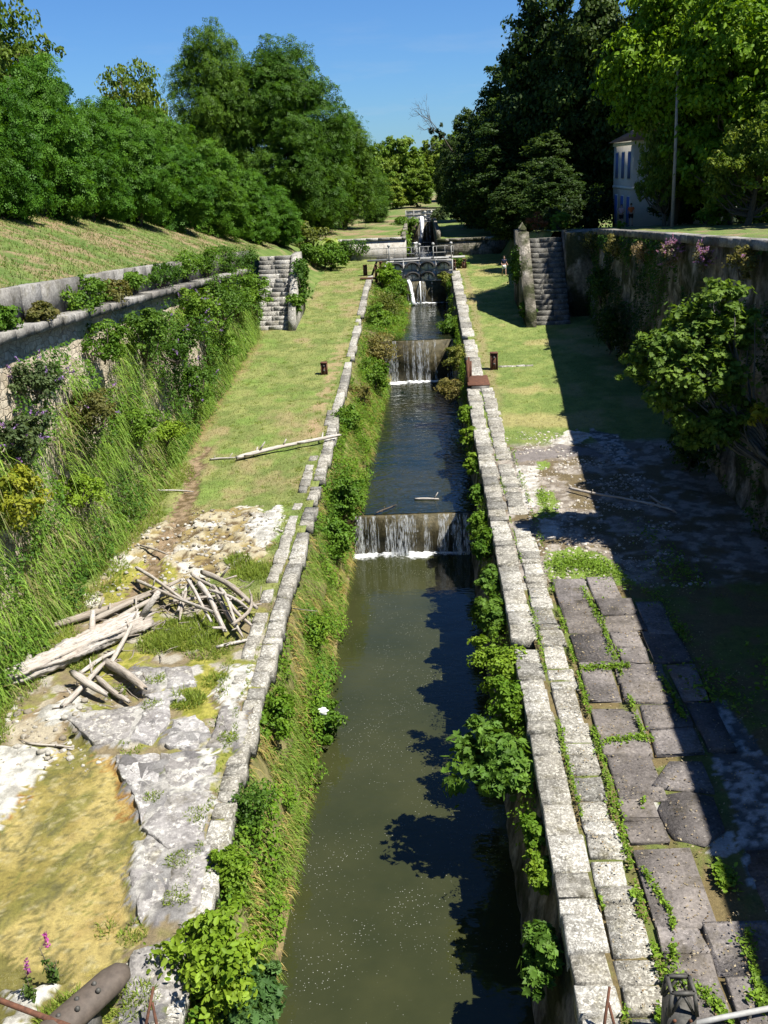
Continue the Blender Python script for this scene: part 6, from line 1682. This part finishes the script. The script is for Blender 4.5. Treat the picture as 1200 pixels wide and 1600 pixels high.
# longer clumps
def clump_grass(cx, cy, r, n, seed, h=(.2, .55), f=ground_left, ca=(.085, .15, .02), cb=(.17, .235, .04), sq=1.0):
    rg = np.random.default_rng(seed); a = rg.random(n) * 6.28; q = r * rg.random(n) ** .6
    x = cx + q * np.cos(a); y = cy + q * np.sin(a) * sq
    z = f(x, y)[0]
    D = np.stack([rg.normal(size=n) * .35 + .12 * np.cos(a), rg.normal(size=n) * .35 + .12 * np.sin(a), np.ones(n)], -1)
    return blades(np.stack([x, y, z - .02], -1), D, h[0] + (h[1] - h[0]) * rg.random(n), .018 + .014 * rg.random(n), palette(rg, n, ca, cb, .25), .25 + .5 * rg.random(n), 3)
P = []
for i, (cx, cy, r, n, h0, h1) in enumerate([(-7.9, 28.6, 1.15, 2600, .2, .6), (-8.7, 28.0, .7, 900, .15, .45), (-7.0, 27.6, .8, 900, .15, .4), (-7.2, 34.2, .5, 700, .2, .55), (-6.6, 33.4, .8, 1300, .2, .5), (-7.0, 24.6, .5, 700, .15, .45), (-6.4, 25.6, .4, 350, .1, .35),
      (-7.0, 14.0, .5, 700, .2, .5), (-5.8, 14.2, .5, 450, .1, .3), (-6.3, 16.0, .3, 200, .1, .25), (-6.9, 20.2, .25, 140, .1, .2), (-5.5, 22.5, .3, 260, .1, .25), (-8.2, 25.6, .3, 200, .1, .25), (-9.2, 25.1, .35, 260, .1, .3), (-10.6, 26.8, .5, 400, .15, .4), (-8.0, 22.2, .3, 150, .08, .2), (-5.7, 19.5, .3, 300, .1, .2), (-5.75, 18.0, .3, 260, .1, .2), (-5.6, 16.9, .3, 260, .1, .22), (-7.9, 24.2, .3, 160, .1, .2), (-6.9, 16.2, .25, 80, .1, .25)]):
    P.append(clump_grass(cx, cy, r, n, 640 + i, (h0, h1)))
for i in range(26):
    yy = 23 + 24 * i / 26; P.append(clump_grass(-12.0 - .3 * math.sin(i), yy, .55, 260, 680 + i, (.15, .5)))
# seam between the two coping rows and along its edges
for i in range(46):
    yy = 17.5 + i * .78; P.append(clump_grass(-5.45 + .05 * math.sin(i * 2.1), yy, .09, 55, 720 + i, (.06, .18), sq=4.0))
    if i % 2: P.append(clump_grass(-6.1 + .15 * math.sin(i), yy + 5, .22, 80, 780 + i, (.08, .25), sq=2.0))
rg = np.random.default_rng(4242)
for i in range(150):
    yy = 40 + 68 * rg.random(); xx = -12.6 + 6.6 * rg.random()
    P.append(clump_grass(xx, yy, .12 + .25 * rg.random(), 40, 2000 + i, (.06, .22)))
for i in range(90):
    yy = 48 + 60 * rg.random(); xx = 3.8 + 4.5 * rg.random()
    P.append(clump_grass(xx, yy, .12 + .25 * rg.random(), 36, 2200 + i, (.05, .18), ground_right))
for i in range(60):
    P.append(clump_grass(3.5 + .2 * rg.normal(), 60 + 36 * rg.random(), .15, 40, 2300 + i, (.05, .2), ground_right)); P.append(clump_grass(-5.5 + .12 * rg.normal(), 53 + 44 * rg.random(), .15, 40, 2400 + i, (.06, .22)))
stuff('grass_clumps', P)

# creeping vines in the joints of the right-hand paving
def creeper(path, width, n, seed, leaf=.075, ca=(.085, .165, .015), cb=(.165, .27, .03)):
    rg = np.random.default_rng(seed); path = np.array(path, float); seg = np.r_[0, np.cumsum(np.linalg.norm(np.diff(path, axis=0), axis=1))]
    q = rg.random(n) * seg[-1]; x = np.interp(q, seg, path[:, 0]) ; y = np.interp(q, seg, path[:, 1])
    g = fbm(q * 1.1, 0 * q + seed, seed % 50); k = g > .47; x, y, g = x[k], y[k], g[k]; n = len(x)
    x = x + rg.normal(size=n) * width * (.1 + 2.2 * np.abs(g - .42)); y = y + rg.normal(size=n) * width * (.3 + g)
    z = zg(y) + .10 + .10 * rg.random(n)
    N = rg.normal(size=(n, 3)) * .5 + np.array([0, 0, 1]); T = rg.normal(size=(n, 3))
    return inst(np.stack([x, y, z], -1), N, T, leaf * (.4 + 1.1 * rg.random(n) ** 1.5), palette(rg, n, ca, cb, .3), OVAL)
P = [creeper([(3.15, 12.5), (3.15, 15), (3.2, 18), (3.12, 24), (3.15, 30)], .07, 1500, 811), creeper([(3.15, 30), (3.15, 40), (3.15, 56)], .08, 900, 812),
     creeper([(4.0, 13), (3.95, 16), (4.0, 19), (4.0, 24), (4.0, 31)], .09, 3000, 813), creeper([(4.05, 31), (4.1, 40), (4.0, 47)], .12, 900, 814),
     creeper([(4.0, 14.6), (4.6, 14.3), (5.0, 13.4)], .1, 700, 815), creeper([(3.2, 16.7), (4.0, 16.8)], .06, 400, 816), creeper([(3.15, 19), (4.0, 19.1)], .06, 300, 817), creeper([(5.2, 22), (5.2, 25), (5.2, 28), (5.0, 31)], .12, 1500, 818),
     creeper([(4.1, 25.6), (5.2, 25.7), (6.3, 25.7)], .1, 900, 819), creeper([(4.1, 22), (5.0, 22.2), (6.2, 22.0)], .08, 600, 820), creeper([(5.5, 17.1), (5.9, 17.3)], .2, 900, 821, .11), creeper([(6.4, 23), (6.3, 25)], .1, 400, 822),
     creeper([(4.2, 14.8), (4.5, 16.2), (4.2, 17.5)], .1, 500, 823), creeper([(6.0, 16.3), (5.7, 15.2), (5.6, 14.3), (5.2, 13.5)], .13, 900, 824), creeper([(4.6, 19.6), (5.1, 20.4)], .05, 160, 825), creeper([(5.6, 14.2), (5.9, 13.8)], .15, 600, 826, .11), creeper([(3.7, 13.3), (3.75, 14.2)], .12, 500, 827, .1),
     creeper([(4.3, 33), (5.5, 33.2), (6.6, 31.8)], .45, 3000, 828, .08), creeper([(4.8, 41), (4.7, 38)], .2, 500, 829), creeper([(6.3, 31.5), (7.4, 30), (7.5, 27)], .5, 1500, 830, .08), creeper([(7, 25), (9, 23), (10, 26)], .7, 1500, 831, .12), creeper([(7.5, 33), (9, 31), (8, 36)], .7, 1200, 832, .1)]
stuff('creeping_weeds', P, M_LEAF)

# dry leaves and pebbles scattered on the right-hand path
rg = np.random.default_rng(900); n = 5200
x = 3.2 + 5.4 * rg.random(n); y = 12.6 + 35 * rg.random(n) ** 1.2
z = zg(y) + .05 + .1 * (y < 31)
stuff('litter_leaves', [inst(np.stack([x, y, z], -1), rg.normal(size=(n, 3)) * .3 + np.array([0, 0, 1]), rg.normal(size=(n, 3)), .05 * (.5 + rg.random(n)), palette(rg, n, (.16, .10, .05), (.42, .36, .27), .3), DIAMOND)], M_LEAF)
def pebbles(n, seed, x0, x1, y0, y1, f, keepfn, r=(.02, .11), col=((.20, .17, .13), (.42, .40, .36))):
    rg = np.random.default_rng(seed); x = x0 + (x1 - x0) * rg.random(n); y = y0 + (y1 - y0) * rg.random(n)
    k = keepfn(x, y); x, y = x[k], y[k]; n = len(x); z = f(x, y)[0]
    V0, F0 = sphere((0, 0, 0), 1, 6, 4, (1, 1, .6)); V0 = np.array(V0)
    R = (r[0] + (r[1] - r[0]) * rg.random(n) ** 3)[:, None, None]
    V = np.stack([x, y, z], -1)[:, None] + R * V0[None] * (.75 + .5 * rg.random((n, len(V0), 1)))
    C = np.repeat(palette(rg, n, col[0], col[1], .2), len(V0), axis=0); o_ = (np.arange(n) * len(V0))[:, None, None]
    V = V.reshape(-1, 3); Fs = [(np.array(a)[None] + o_).reshape(-1, a.shape[1]) for a in F0]
    return V, Fs, C
def rocks(name, *a, **k):
    V, F, C = pebbles(*a, **k); return tag(link(name, np_mesh(name, V, F, M_GROUND, C)), kind='stuff')
rocks('rubble_stones', 1500, 911, -12.2, -5.8, 29.5, 41, ground_left, lambda x, y: inpoly(x, y, LP['rock'][0]) | inpoly(x, y, LP['white'][2]))
rocks('path_pebbles', 3500, 912, 3.9, 9.5, 31, 50, ground_right, lambda x, y: fbm(x * .9, y * .9, 913) > .52, r=(.02, .09), col=((.28, .24, .2), (.5, .47, .43)))
rocks('pool_stones', 260, 914, -12, -8.5, 21.5, 25.5, ground_left, lambda x, y: fbm(x * 1.2, y * 1.2, 915) > .5, r=(.03, .14))
